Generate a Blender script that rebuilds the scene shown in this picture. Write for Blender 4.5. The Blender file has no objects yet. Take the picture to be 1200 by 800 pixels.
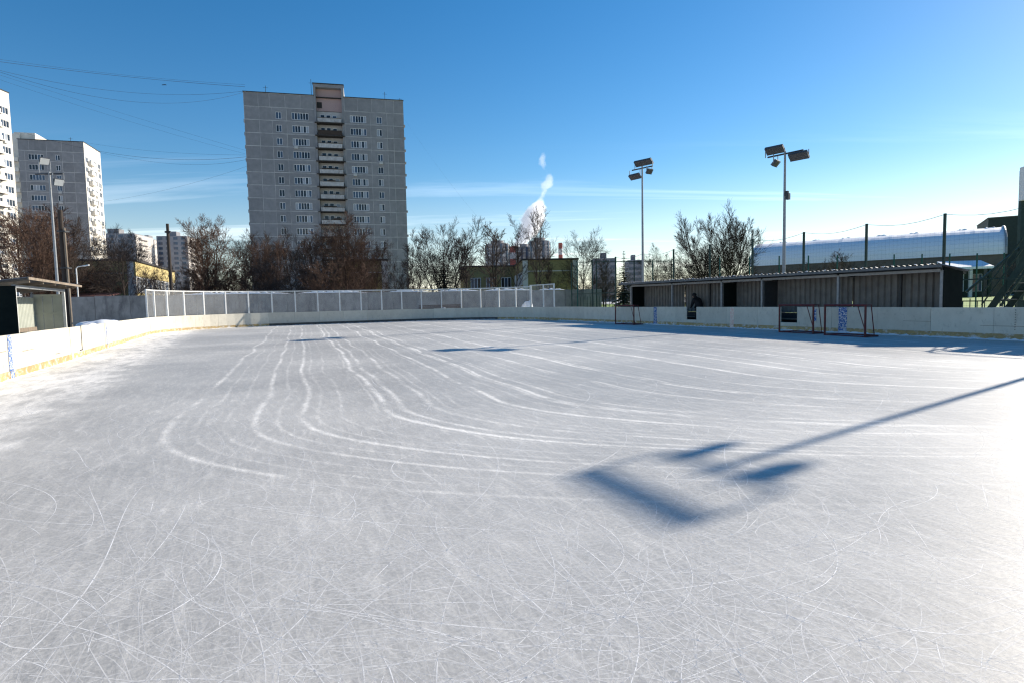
import bpy, bmesh, math, random
import numpy as np
from mathutils import Vector, Matrix

random.seed(7); np.random.seed(7)
R = math.radians
scn = bpy.context.scene

# ------------------------------------------------------------------ camera, sky, sun, exposure
CAM_F, CAM_PITCH, CAM_ROLL, CAM_H = 690.0, R(3.932), R(-1.2185), 1.65
SUN_AZ, SUN_EL = R(54.8), R(25.0)          # azimuth clockwise from +Y
fwd = Vector((0, math.cos(CAM_PITCH), -math.sin(CAM_PITCH)))
up0 = Vector((0, math.sin(CAM_PITCH), math.cos(CAM_PITCH)))
rt0 = Vector((1, 0, 0))
rt = rt0 * math.cos(CAM_ROLL) + up0 * math.sin(CAM_ROLL)
upv = up0 * math.cos(CAM_ROLL) - rt0 * math.sin(CAM_ROLL)
cd = bpy.data.cameras.new('camera'); cam = bpy.data.objects.new('camera', cd)
scn.collection.objects.link(cam); scn.camera = cam
cd.sensor_width = 36; cd.lens = 36 * CAM_F / 1200; cd.clip_start = .05; cd.clip_end = 6000
M = Matrix((rt, upv, -fwd)).transposed().to_4x4(); M.translation = (0, 0, CAM_H)
cam.matrix_world = M

scn.view_settings.view_transform = 'Standard'; scn.view_settings.look = 'None'
scn.view_settings.gamma = 1; scn.view_settings.use_curve_mapping = False
scn.view_settings.exposure = 0.75
scn.render.engine = 'CYCLES'
scn.cycles.max_bounces = 6; scn.cycles.transparent_max_bounces = 24
scn.cycles.volume_bounces = 6; scn.cycles.use_denoising = True; scn.cycles.filter_width = 1.25

sundir = Vector((math.sin(SUN_AZ) * math.cos(SUN_EL), math.cos(SUN_AZ) * math.cos(SUN_EL), math.sin(SUN_EL)))
wd = bpy.data.worlds.new('World'); scn.world = wd; wd.use_nodes = True
nt = wd.node_tree; N = nt.nodes; L = nt.links
for n in list(N): N.remove(n)
out = N.new('ShaderNodeOutputWorld'); bg = N.new('ShaderNodeBackground'); sky = N.new('ShaderNodeTexSky')
sky.sky_type = 'NISHITA'; sky.sun_disc = False; sky.sun_elevation = SUN_EL; sky.sun_rotation = SUN_AZ
sky.altitude = 150; sky.air_density = 1.0; sky.dust_density = 0.12; sky.ozone_density = 1.6
bg.inputs['Strength'].default_value = 0.086
# thin high streaks of cirrus, all round the horizon
tc = N.new('ShaderNodeTexCoord'); sx = N.new('ShaderNodeSeparateXYZ'); L.new(tc.outputs['Generated'], sx.inputs[0])
def wm(op, a, b=None, clamp=False):
    n = N.new('ShaderNodeMath'); n.operation = op; n.use_clamp = clamp
    for i, v in enumerate((a, b)):
        if v is None: continue
        if isinstance(v, (int, float)): n.inputs[i].default_value = v
        else: L.new(v, n.inputs[i])
    return n.outputs[0]
zz = wm('MAXIMUM', sx.outputs['Z'], 0.0)
inv = wm('DIVIDE', 1.0, wm('ADD', zz, 0.06))
cx = N.new('ShaderNodeCombineXYZ'); L.new(wm('MULTIPLY', sx.outputs['X'], inv), cx.inputs[0]); L.new(wm('MULTIPLY', sx.outputs['Y'], inv), cx.inputs[1])
mp = N.new('ShaderNodeMapping'); mp.inputs['Rotation'].default_value = (0, 0, R(-38)); mp.inputs['Scale'].default_value = (0.16, 0.95, 1)
mp.inputs['Location'].default_value = (0.4, 2.2, 0)
L.new(cx.outputs[0], mp.inputs[0])
nz = N.new('ShaderNodeTexNoise'); nz.inputs['Scale'].default_value = 1.15; nz.inputs['Detail'].default_value = 7; nz.inputs['Roughness'].default_value = .58; nz.inputs['Distortion'].default_value = .5
L.new(mp.outputs[0], nz.inputs['Vector'])
rp = N.new('ShaderNodeValToRGB'); rp.color_ramp.elements[0].position = .53; rp.color_ramp.elements[1].position = .80
L.new(nz.outputs['Fac'], rp.inputs[0])
band = N.new('ShaderNodeMapRange'); band.interpolation_type = 'SMOOTHSTEP'
band.inputs['From Min'].default_value = .26; band.inputs['From Max'].default_value = .06
L.new(zz, band.inputs['Value'])
mask = wm('MULTIPLY', wm('MULTIPLY', rp.outputs[0], band.outputs[0]), .75)
mx = N.new('ShaderNodeMix'); mx.data_type = 'RGBA'
L.new(mask, mx.inputs['Factor']); L.new(sky.outputs[0], mx.inputs['A'])
lift = N.new('ShaderNodeMix'); lift.data_type = 'RGBA'; lift.blend_type = 'ADD'; lift.inputs['Factor'].default_value = 1
L.new(sky.outputs[0], lift.inputs['A']); lift.inputs['B'].default_value = (11, 10.4, 9.8, 1)
L.new(lift.outputs['Result'], mx.inputs['B'])
hs = N.new('ShaderNodeHueSaturation'); hs.inputs['Saturation'].default_value = 1.42; hs.inputs['Hue'].default_value = .5005; st_ = N.new('ShaderNodeMapRange'); st_.interpolation_type = 'SMOOTHSTEP'; st_.inputs['From Max'].default_value = .22; st_.inputs['To Min'].default_value = .75; st_.inputs['To Max'].default_value = 1.42; L.new(zz, st_.inputs['Value']); L.new(st_.outputs[0], hs.inputs['Saturation']); L.new(mx.outputs['Result'], hs.inputs['Color']); L.new(hs.outputs[0], bg.inputs['Color']); L.new(bg.outputs[0], out.inputs['Surface'])

sl = bpy.data.lights.new('sun', 'SUN'); sl.energy = 5.0; sl.angle = R(.53); sl.color = (1, .91, .78)
so = bpy.data.objects.new('sun', sl); scn.collection.objects.link(so)
so.rotation_euler = sundir.to_track_quat('Z', 'Y').to_euler(); so.location = sundir * 100

# ------------------------------------------------------------------ frames of reference
TH = R(24.81); CS, SN = math.cos(TH), math.sin(TH)
UF, RC, VL, VR, UN = 52.2, 8.94, -5.149, 23.14, -5.3     # far end, corner radius, sides, near end
BH = 1.08                                               # board height
def W(u, v, z=0.0): return Vector((CS * v - SN * u, SN * v + CS * u, z))
def at(x, y, Y):                                        # a point seen at photo pixel x, y and Y metres ahead
    d = fwd + rt * ((x - 600) / CAM_F) + upv * ((400 - y) / CAM_F)
    return Vector((0, 0, CAM_H)) + d * (Y / d.y)

# ------------------------------------------------------------------ helpers
col = scn.collection
class MB:
    def __init__(s): s.v = []; s.f = []; s.m = []
    def quad(s, a, b, c, d, m=0):
        i = len(s.v); s.v += [tuple(a), tuple(b), tuple(c), tuple(d)]; s.f.append((i, i+1, i+2, i+3)); s.m.append(m); return s
    def tri(s, a, b, c, m=0):
        i = len(s.v); s.v += [tuple(a), tuple(b), tuple(c)]; s.f.append((i, i+1, i+2)); s.m.append(m); return s
    def hexa(s, p, m=0):                                # 8 points: bottom 4 ccw, top 4
        i = len(s.v); s.v += [tuple(q) for q in p]
        for f in ((3, 2, 1, 0), (4, 5, 6, 7), (0, 1, 5, 4), (1, 2, 6, 5), (2, 3, 7, 6), (3, 0, 4, 7)):
            s.f.append(tuple(i + k for k in f)); s.m.append(m)
        return s
    def box(s, x0, x1, y0, y1, z0, z1, m=0):
        return s.hexa([(x0,y0,z0),(x1,y0,z0),(x1,y1,z0),(x0,y1,z0),(x0,y0,z1),(x1,y0,z1),(x1,y1,z1),(x0,y1,z1)], m)
    def obox(s, c, ax, ay, az, m=0):                    # centre and half-axis vectors
        c = Vector(c); ax = Vector(ax); ay = Vector(ay); az = Vector(az)
        return s.hexa([c-ax-ay-az, c+ax-ay-az, c+ax+ay-az, c-ax+ay-az, c-ax-ay+az, c+ax-ay+az, c+ax+ay+az, c-ax+ay+az], m)
    def tube(s, p, q, r0, r1=None, n=8, m=0, cap=True):
        p = Vector(p); q = Vector(q); r1 = r0 if r1 is None else r1
        d = (q - p).normalized(); a = d.orthogonal().normalized(); b = d.cross(a)
        i = len(s.v)
        for k in range(n):
            t = 2 * math.pi * k / n; o = a * math.cos(t) + b * math.sin(t)
            s.v.append(tuple(p + o * r0)); s.v.append(tuple(q + o * r1))
        for k in range(n):
            j = (k + 1) % n; s.f.append((i+2*k, i+2*j, i+2*j+1, i+2*k+1)); s.m.append(m)
        if cap:
            s.f.append(tuple(i+2*k for k in reversed(range(n)))); s.m.append(m)
            s.f.append(tuple(i+2*k+1 for k in range(n))); s.m.append(m)
        return s
    def path(s, pts, r, n=6, m=0):
        pts = [Vector(p) for p in pts]
        for a, b in zip(pts, pts[1:]): s.tube(a, b, r, n=n, m=m)
        return s
    def mesh(s, name, mats, smooth=False):
        me = bpy.data.meshes.new(name); me.from_pydata(s.v, [], s.f)
        for x in (mats if isinstance(mats, (list, tuple)) else [mats]): me.materials.append(x)
        if any(s.m): me.polygons.foreach_set('material_index', s.m)
        if smooth: me.polygons.foreach_set('use_smooth', [True] * len(me.polygons))
        me.update(); return me
    def build(s, name, mats, parent=None, loc=(0, 0, 0), rz=0, smooth=False):
        return link(name, s.mesh(name, mats, smooth), parent, loc, rz)
def link(name, me, parent=None, loc=(0, 0, 0), rz=0):
    o = bpy.data.objects.new(name, me); col.objects.link(o)
    o.location = loc; o.rotation_euler = (0, 0, rz); o.parent = parent
    return o
def tag(o, label=None, cat=None, group=None, kind=None):
    if label: o['label'] = label
    if cat: o['category'] = cat
    if group: o['group'] = group
    if kind: o['kind'] = kind
    return o
def thing(name, label, cat, loc=(0, 0, 0), rz=0, group=None):
    return tag(link(name, None, None, loc, rz), label, cat, group)

def mat(name, c1, c2=None, scale=3., rough=.8, bump=0., rnd=0., metal=0., spec=.3, stretch=(1, 1, 1), lo=.35, hi=.68, detail=6., stain=None):
    m = bpy.data.materials.new(name); m.use_nodes = True; t = m.node_tree; n = t.nodes; l = t.links
    b = n['Principled BSDF']; b.inputs['Roughness'].default_value = rough; b.inputs['Metallic'].default_value = metal
    b.inputs['Specular IOR Level'].default_value = spec
    if c2 is None: c2 = tuple(x * .82 for x in c1)
    tcn = n.new('ShaderNodeTexCoord'); mpn = n.new('ShaderNodeMapping'); mpn.inputs['Scale'].default_value = stretch
    l.new(tcn.outputs['Object'], mpn.inputs[0])
    oi = n.new('ShaderNodeObjectInfo')
    ad = n.new('ShaderNodeVectorMath'); ad.operation = 'MULTIPLY_ADD'; ad.inputs[1].default_value = (37, 37, 37)
    l.new(oi.outputs['Random'], ad.inputs[0]); l.new(mpn.outputs[0], ad.inputs[2])
    z = n.new('ShaderNodeTexNoise'); z.inputs['Scale'].default_value = scale; z.inputs['Detail'].default_value = detail; z.inputs['Roughness'].default_value = .62
    l.new(ad.outputs[0], z.inputs['Vector'])
    r = n.new('ShaderNodeValToRGB'); r.color_ramp.elements[0].position = lo; r.color_ramp.elements[1].position = hi
    r.color_ramp.elements[0].color = (*c1, 1); r.color_ramp.elements[1].color = (*c2, 1)
    l.new(z.outputs['Fac'], r.inputs[0]); c = r.outputs[0]
    if stain:
        z2 = n.new('ShaderNodeTexNoise'); z2.inputs['Scale'].default_value = stain[1]; z2.inputs['Detail'].default_value = 8; z2.inputs['Roughness'].default_value = .7
        mp2 = n.new('ShaderNodeMapping'); mp2.inputs['Scale'].default_value = stain[2]
        l.new(ad.outputs[0], mp2.inputs[0]); l.new(mp2.outputs[0], z2.inputs['Vector'])
        r2 = n.new('ShaderNodeValToRGB'); r2.color_ramp.elements[0].position = stain[3]; r2.color_ramp.elements[1].position = stain[4]
        l.new(z2.outputs['Fac'], r2.inputs[0])
        mm = n.new('ShaderNodeMix'); mm.data_type = 'RGBA'; l.new(r2.outputs[0], mm.inputs['Factor']); l.new(c, mm.inputs['A']); mm.inputs['B'].default_value = (*stain[0], 1)
        c = mm.outputs['Result']
    if rnd:
        h = n.new('ShaderNodeHueSaturation'); mr = n.new('ShaderNodeMapRange')
        mr.inputs['To Min'].default_value = 1 - rnd; mr.inputs['To Max'].default_value = 1 + rnd
        l.new(oi.outputs['Random'], mr.inputs['Value']); l.new(mr.outputs[0], h.inputs['Value']); l.new(c, h.inputs['Color']); c = h.outputs[0]
    l.new(c, b.inputs['Base Color'])
    if bump:
        bp = n.new('ShaderNodeBump'); bp.inputs['Strength'].default_value = bump; bp.inputs['Distance'].default_value = .02
        l.new(z.outputs['Fac'], bp.inputs['Height']); l.new(bp.outputs[0], b.inputs['Normal'])
    return m

# ------------------------------------------------------------------ materials
X = {}
X['board'] = mat('board_paint', (.60, .563, .478), (.52, .488, .41), 2.2, .5, .05, .08, stain=((.30, .27, .22), 7, (1, 1, .6), .56, .80))
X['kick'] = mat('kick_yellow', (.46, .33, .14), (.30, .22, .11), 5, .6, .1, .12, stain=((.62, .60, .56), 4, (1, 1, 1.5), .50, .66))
X['kick_dark'] = mat('kick_strip_dark', (.07, .065, .06), (.12, .11, .10), 5, .7)  # near-black kick strip for the far end and its corners
X['redmark'] = mat('red_line_worn', (.72, .48, .40), (.75, .68, .58), 9, .6, lo=.4, hi=.62)
X['bluemark'] = mat('blue_line_worn', (.04, .11, .33), (.60, .61, .62), 16, .6, lo=.47, hi=.58)
X['rubber'] = mat('dark_rubber', (.02, .02, .02), (.04, .035, .03), 6, .7)
X['white_metal'] = mat('white_painted_steel', (.74, .74, .72), (.60, .60, .58), 7, .45, rnd=.05)
X['grey_metal'] = mat('galvanised_steel', (.30, .31, .32), (.22, .23, .24), 8, .5, metal=.3)
X['dark_metal'] = mat('dark_steel', (.045, .05, .055), (.03, .032, .035), 6, .5)
X['red_metal'] = mat('dark_red_steel', (.14, .022, .022), (.07, .02, .02), 9, .5)
X['green_metal'] = mat('dark_green_steel', (.018, .045, .036), (.012, .03, .026), 5, .5)
X['teal_metal'] = mat('teal_steel', (.02, .10, .09), (.015, .07, .065), 5, .5)
X['dkgreen_sheet'] = mat('dark_green_sheet', (.010, .015, .014), (.006, .010, .010), 3, .85, spec=.08)
X['sheet'] = mat('grey_corrugated', (.185, .175, .165), (.13, .125, .12), 2.5, .55, rnd=.2, stain=((.15, .12, .10), 3, (1, 1, .4), .58, .78))
X['sheet_light'] = mat('pale_green_corrugated', (.46, .48, .42), (.38, .40, .35), 2.5, .55, rnd=.05)
X['roofsheet'] = mat('roof_corrugated', (.15, .155, .16), (.10, .105, .11), 2, .5, metal=.2)
X['wood'] = mat('weathered_wood', (.26, .21, .16), (.16, .13, .10), 6, .85, stretch=(1, 1, .2))
X['polewood'] = mat('dark_pole_wood', (.055, .042, .034), (.035, .028, .024), 6, .9, stretch=(1, 1, .15))
X['concrete'] = mat('wall_concrete', (.27, .265, .255), (.18, .177, .172), 1.1, .9, .2, .16, stain=((.075, .075, .08), 1.4, (1, 1, .35), .50, .74))
X['snow'] = mat('snow', (.84, .85, .88), (.74, .76, .80), 2.5, .7, .35)
X['oldsnow'] = mat('ground_snow', (.76, .77, .80), (.30, .27, .23), .35, .85, .4, lo=.46, hi=.64, detail=9)
X['red_wood'] = mat('red_brown_planks', (.055, .028, .022), (.04, .022, .018), 5, .8, rnd=.2)
X['panel'] = mat('facade_panel', (.255, .255, .26), (.20, .202, .21), .9, .9, .12, .09, stain=((.21, .21, .21), .9, (1, 1, .25), .54, .75))
X['joint'] = mat('facade_joint', (.55, .54, .52), (.28, .28, .28), .35, .9, lo=.42, hi=.6)
X['tower_side'] = mat('facade_white', (.70, .66, .58), (.60, .56, .49), .8, .85, rnd=.07)
X['cream'] = mat('bay_wall', (.50, .48, .45), (.42, .40, .38), 1.2, .85)
X['pink'] = mat('pink_tiles', (.42, .30, .28), (.36, .26, .25), 5, .8)
X['parapet'] = mat('balcony_parapet', (.46, .455, .45), (.34, .33, .32), 1.2, .85, rnd=.12, stain=((.14, .12, .11), 2.2, (1, 1, .3), .56, .72))
X['slab'] = mat('balcony_slab', (.06, .055, .05), (.035, .03, .03), 3, .9)
X['clutter'] = mat('rusty_balcony', (.07, .05, .04), (.03, .025, .02), 6, .9)
X['frame'] = mat('window_frame', (.80, .81, .82), (.70, .71, .72), 4, .5, rnd=.1)
def glass(name, c, rough=.08, spec=.5):
    return mat(name, c, tuple(v * .7 for v in c), .7, rough, spec=spec)
X['g1'] = glass('window_glass_dark', (.02, .025, .035)); X['g2'] = glass('window_glass_blue', (.06, .09, .14)); X['g3'] = glass('window_curtain', (.30, .33, .37), .3)
X['ac'] = mat('ac_housing', (.52, .52, .50), (.40, .40, .39), 4, .6)
X['tar'] = mat('roof_felt', (.035, .035, .038), (.05, .05, .05), 2, .9)
X['olive'] = mat('olive_render', (.28, .235, .105), (.235, .195, .09), 1.1, .9, .05, stain=((.12, .11, .06), .8, (1, 1, .4), .56, .78))
X['yellow'] = mat('yellow_render', (.48, .39, .18), (.43, .35, .16), 1.3, .9)
X['whitewash'] = mat('white_render', (.62, .61, .58), (.52, .51, .49), 1.5, .9)
X['brick'] = mat('red_brown_roof', (.16, .07, .06), (.11, .055, .05), 3, .85)
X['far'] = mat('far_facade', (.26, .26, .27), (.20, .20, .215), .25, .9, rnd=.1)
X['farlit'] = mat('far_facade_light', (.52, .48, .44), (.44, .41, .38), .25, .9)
X['farround'] = mat('far_round_tower', (.34, .31, .30), (.28, .26, .26), .2, .9)
X['chred'] = mat('chimney_red', (.34, .10, .075), (.26, .08, .07), .4, .85)
X['chwhite'] = mat('chimney_white', (.58, .55, .53), (.48, .46, .45), .4, .85)
X['barkA'] = mat('bark_dark', (.052, .038, .030), (.035, .027, .022), 3, .95)
X['barkB'] = mat('bark_brown', (.085, .052, .037), (.055, .036, .028), 3, .95)
X['twigA'] = mat('twig_grey_brown', (.062, .044, .035), (.040, .030, .025), 2, .95)
X['twigB'] = mat('twig_red_brown', (.115, .066, .044), (.072, .045, .033), 2, .95)
X['needle'] = mat('spruce_needles', (.020, .032, .020), (.012, .020, .013), 4, .9)
X['louvre'] = mat('floodlight_housing', (.085, .09, .10), (.06, .065, .07), 8, .5)
X['lampface'] = mat('floodlight_face', (.72, .71, .66), (.62, .61, .57), 8, .3)
X['brownwall'] = mat('hangar_wall', (.15, .13, .11), (.115, .10, .085), .8, .85)
X['greenclad'] = mat('green_cladding', (.022, .038, .030), (.016, .028, .022), 1.2, .7)
X['orange'] = mat('orange_panel', (.72, .42, .16), (.64, .36, .13), 2, .7)
X['bluesnow'] = X['snow']
X['coat'] = mat('dark_jacket', (.012, .012, .015), (.02, .02, .024), 8, .85)
X['skin'] = mat('skin', (.42, .26, .19), (.38, .23, .17), 8, .6)
X['cable'] = mat('cable_rubber', (.03, .03, .035), (.02, .02, .024), 2, .7)
X['turf'] = mat('artificial_turf', (.22, .32, .07), (.18, .26, .06), 1.5, .95)

def translucent(name, c, a, rough=.15):
    m = bpy.data.materials.new(name); m.use_nodes = True; t = m.node_tree; n = t.nodes; l = t.links
    b = n['Principled BSDF']; b.inputs['Base Color'].default_value = (*c, 1); b.inputs['Roughness'].default_value = rough
    z = n.new('ShaderNodeTexNoise'); z.inputs['Scale'].default_value = 1.5; z.inputs['Detail'].default_value = 6
    tcn = n.new('ShaderNodeTexCoord'); l.new(tcn.outputs['Object'], z.inputs['Vector'])
    mr = n.new('ShaderNodeMapRange'); mr.inputs['To Min'].default_value = a * .5; mr.inputs['To Max'].default_value = a * 1.5
    l.new(z.outputs['Fac'], mr.inputs['Value'])
    tr = n.new('ShaderNodeBsdfTransparent'); ms = n.new('ShaderNodeMixShader')
    l.new(mr.outputs[0], ms.inputs[0]); l.new(tr.outputs[0], ms.inputs[1]); l.new(b.outputs[0], ms.inputs[2])
    l.new(ms.outputs[0], n['Material Output'].inputs['Surface']); return m
X['pane'] = translucent('scuffed_clear_pane', (.50, .50, .49), .13)

# ------------------------------------------------------------------ ice
def rounded(uf, un, vl, vr, rc, n=24):
    pts = []
    for (cu, cv, a0) in ((uf-rc, vr-rc, 0), (un+rc, vr-rc, 90), (un+rc, vl+rc, 180), (uf-rc, vl+rc, 270)):
        for k in range(n + 1):
            a = R(a0 + 90 * k / n); pts.append((cu + rc * math.cos(a), cv + rc * math.sin(a)*1.0))
    return pts
def ice_material():
    m = bpy.data.materials.new('skated_ice'); m.use_nodes = True; t = m.node_tree; n = t.nodes; l = t.links
    b = n['Principled BSDF']
    tcn = n.new('ShaderNodeTexCoord'); sp = n.new('ShaderNodeSeparateXYZ'); l.new(tcn.outputs['Object'], sp.inputs[0])
    def ma(op, a, bb=None, clamp=False):
        k = n.new('ShaderNodeMath'); k.operation = op; k.use_clamp = clamp
        for i, v in enumerate((a, bb)):
            if v is None: continue
            if isinstance(v, (int, float)): k.inputs[i].default_value = v
            else: l.new(v, k.inputs[i])
        return k.outputs[0]
    def noise(scale, detail=4, rough=.55, stretch=(1, 1, 1), rot=0, off=(0, 0, 0)):
        mpn = n.new('ShaderNodeMapping'); mpn.inputs['Scale'].default_value = stretch; mpn.inputs['Rotation'].default_value = (0, 0, rot); mpn.inputs['Location'].default_value = off
        l.new(tcn.outputs['Object'], mpn.inputs[0])
        z = n.new('ShaderNodeTexNoise'); z.inputs['Scale'].default_value = scale; z.inputs['Detail'].default_value = detail; z.inputs['Roughness'].default_value = rough
        l.new(mpn.outputs[0], z.inputs['Vector']); return z.outputs['Fac']
    def sm(x, lo, hi, a=0., c=1.):
        k = n.new('ShaderNodeMapRange'); k.interpolation_type = 'SMOOTHSTEP'
        k.inputs['From Min'].default_value = lo; k.inputs['From Max'].default_value = hi; k.inputs['To Min'].default_value = a; k.inputs['To Max'].default_value = c
        l.new(x, k.inputs['Value']); return k.outputs[0]
    v, u = sp.outputs['X'], sp.outputs['Y']
    # tracks of the resurfacing blade: down the rink, swinging round near the end
    far = ma('MULTIPLY', ma('MAXIMUM', ma('SUBTRACT', u, 9.), 0.), .09)
    near = ma('MAXIMUM', ma('SUBTRACT', 9., u), 0.)
    bend = ma('MULTIPLY', ma('MULTIPLY', near, near), .145)
    w = ma('SUBTRACT', ma('SUBTRACT', v, far), bend)
    w = ma('ADD', w, ma('MULTIPLY', ma('SUBTRACT', noise(.18, 1, .5), .5), .7))
    w = ma('ADD', w, ma('MULTIPLY', ma('SUBTRACT', noise(4, 4, .6), .5), .08))
    tot = None
    for sc, lo, wgt, seed in ((.52, .06, .85, 3.1), (.9, .05, .62, 17.3), (2.3, .03, .3, 41.7)):
        vo = n.new('ShaderNodeTexVoronoi'); vo.voronoi_dimensions = '1D'; vo.inputs['Scale'].default_value = sc; vo.inputs['Randomness'].default_value = .75
        l.new(ma('ADD', w, seed), vo.inputs['W'])
        line = sm(vo.outputs['Distance'], lo * sc * 1.6, 0., 0., wgt)
        brk = sm(noise(.6, 5, .7, off=(seed, 0, 0)), .33, .58)
        line = ma('MULTIPLY', line, brk)
        tot = line if tot is None else ma('MAXIMUM', tot, line)
    tot = ma('MULTIPLY', tot, sm(noise(14, 6, .75), .28, .6, .35, 1.))
    tot = ma('MULTIPLY', tot, sm(u, 2.0, 6.5, .25, 1.)); tot = ma('MULTIPLY', tot, sm(w, -1.5, -.6, .12, 1.))
    # frost scraped along the boards
    edge = sm(ma('ADD', v, ma('MULTIPLY', ma('SUBTRACT', noise(.9, 6, .7), .5), 2.6)), -2.2, -3.4)
    edge = ma('MULTIPLY', edge, sm(noise(2.4, 8, .75, (1, .35, 1)), .36, .58, .25, .95))
    # broad patches and fine grain
    patch = sm(noise(.16, 5, .6), .36, .66)
    grain = noise(38, 6, .8); speck = noise(85, 3, .8, off=(3, 1, 0)); streak = noise(9, 6, .75, (1, .22, 1), R(-28)); streak2 = noise(11, 6, .75, (1, .2, 1), R(50))
    fr = ma('ADD', ma('MULTIPLY', patch, .26), ma('MULTIPLY', sm(grain, .38, .68), .30))
    fr = ma('ADD', fr, ma('MULTIPLY', sm(speck, .60, .70), .28))
    fr = ma('ADD', fr, ma('MULTIPLY', sm(streak, .45, .75), .22)); fr = ma('ADD', fr, ma('MULTIPLY', sm(streak2, .45, .75), .18))
    fr = ma('ADD', fr, ma('MULTIPLY', tot, .75)); fr = ma('ADD', fr, ma('MULTIPLY', edge, .55), True)
    cr = n.new('ShaderNodeValToRGB'); e = cr.color_ramp.elements
    e[0].position = 0; e[0].color = (.30, .297, .29, 1); e[1].position = 1; e[1].color = (.92, .89, .84, 1)
    k = e.new(.45); k.color = (.52, .507, .482, 1)
    l.new(fr, cr.inputs[0]); l.new(cr.outputs[0], b.inputs['Base Color'])
    l.new(sm(fr, 0., 1., .48, .64), b.inputs['Roughness']); b.inputs['Specular IOR Level'].default_value = .5; b.inputs['IOR'].default_value = 1.31
    bp = n.new('ShaderNodeBump'); bp.inputs['Strength'].default_value = .3; bp.inputs['Distance'].default_value = .010
    l.new(ma('ADD', ma('MULTIPLY', grain, .5), ma('ADD', streak, streak2)), bp.inputs['Height']); l.new(bp.outputs[0], b.inputs['Normal'])
    return m
pts = rounded(UF, UN, VL, VR, RC)
mb = MB(); mb.v = [(v, u, 0) for u, v in pts]; mb.f = [tuple(reversed(range(len(pts))))]; mb.m = [0]
o = mb.build('ice', ice_material(), rz=TH); tag(o, kind='structure')
if o.data.polygons[0].normal.z < 0: o.data.flip_normals()

# skate scratches: thin scraped ribbons of frost, far too many to count
def scratch_material():
    m = bpy.data.materials.new('scratch_frost'); m.use_nodes = True; t = m.node_tree; n = t.nodes; l = t.links
    b = n['Principled BSDF']; b.inputs['Base Color'].default_value = (.92, .91, .90, 1); b.inputs['Roughness'].default_value = .7
    a = n.new('ShaderNodeAttribute'); a.attribute_name = 'wear'
    tr = n.new('ShaderNodeBsdfTransparent'); ms = n.new('ShaderNodeMixShader')
    l.new(a.outputs['Fac'], ms.inputs[0]); l.new(tr.outputs[0], ms.inputs[1]); l.new(b.outputs[0], ms.inputs[2])
    l.new(ms.outputs[0], n['Material Output'].inputs['Surface']); return m
def scratches(cnt, rng):
    vs = []; fs = []; wear = []
    for i in range(cnt):
        t = rng.random()
        if t < .80: d = 1.6 + 11 * rng.random() ** 1.3
        else: d = 8 + 26 * rng.random()
        a = rng.uniform(-.80, .80); X0, Y0 = d * math.sin(a), d * math.cos(a)
        u0, v0 = -SN * X0 + CS * Y0, CS * X0 + SN * Y0
        if not (VL + .8 < v0 < VR - 1 and u0 < UF - 9): continue
        kind = rng.random()
        if kind < .55: Ls = rng.uniform(.06, .45); kc = rng.normal(0, .9); w = rng.uniform(.0012, .003)
        elif kind < .9: Ls = rng.uniform(.5, 1.8); kc = rng.normal(0, .55); w = rng.uniform(.0013, .0032)
        else: Ls = rng.uniform(1.6, 4.5); kc = rng.normal(0, .30); w = rng.uniform(.0016, .0042)
        h = rng.uniform(0, 2 * math.pi) if rng.random() < .6 else rng.normal(-1.1, .5)
        ns = max(3, min(40, int(Ls * 9))); s = Ls / ns; x, y = v0, u0
        st = .20 + .80 * rng.random() ** 2.2; dk = rng.normal(0, .25)
        i0 = len(vs)
        for k in range(ns + 1):
            f = k / ns; ww = w * (.25 + .75 * math.sin(math.pi * min(max(f, .04), .96)) ** .6)
            nx, ny = -math.sin(h), math.cos(h)
            vs.append((x + nx * ww, y + ny * ww, .0005)); vs.append((x - nx * ww, y - ny * ww, .0005))
            q = st * (.5 + .5 * rng.random()); wear += [q, q]
            x += s * math.cos(h); y += s * math.sin(h); h += (kc + dk * f * 4) * s
        for k in range(ns): j = i0 + 2 * k; fs.append((j, j + 1, j + 3, j + 2))
    me = bpy.data.meshes.new('skate_scratches'); me.from_pydata(vs, [], fs)
    at_ = me.attributes.new('wear', 'FLOAT', 'POINT'); at_.data.foreach_set('value', wear)
    me.materials.append(scratch_material()); me.update(); return me
o = link('skate_scratches', scratches(11000, np.random.default_rng(5)), rz=TH)
tag(o, 'fine white skate scratches criss-crossing the grey ice', 'scratches', kind='stuff')

# ------------------------------------------------------------------ ground
g = MB(); g.quad((-2500, -2500, -.06), (2500, -2500, -.06), (2500, 2500, -.06), (-2500, 2500, -.06))
tag(g.build('ground', X['oldsnow']), kind='structure')
g = MB(); g.quad((33, -60, -.055), (230, -60, -.055), (230, 150, -.055), (33, 150, -.055))
tag(g.build('artificial_turf', X['turf'], rz=TH), kind='structure')

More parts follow.
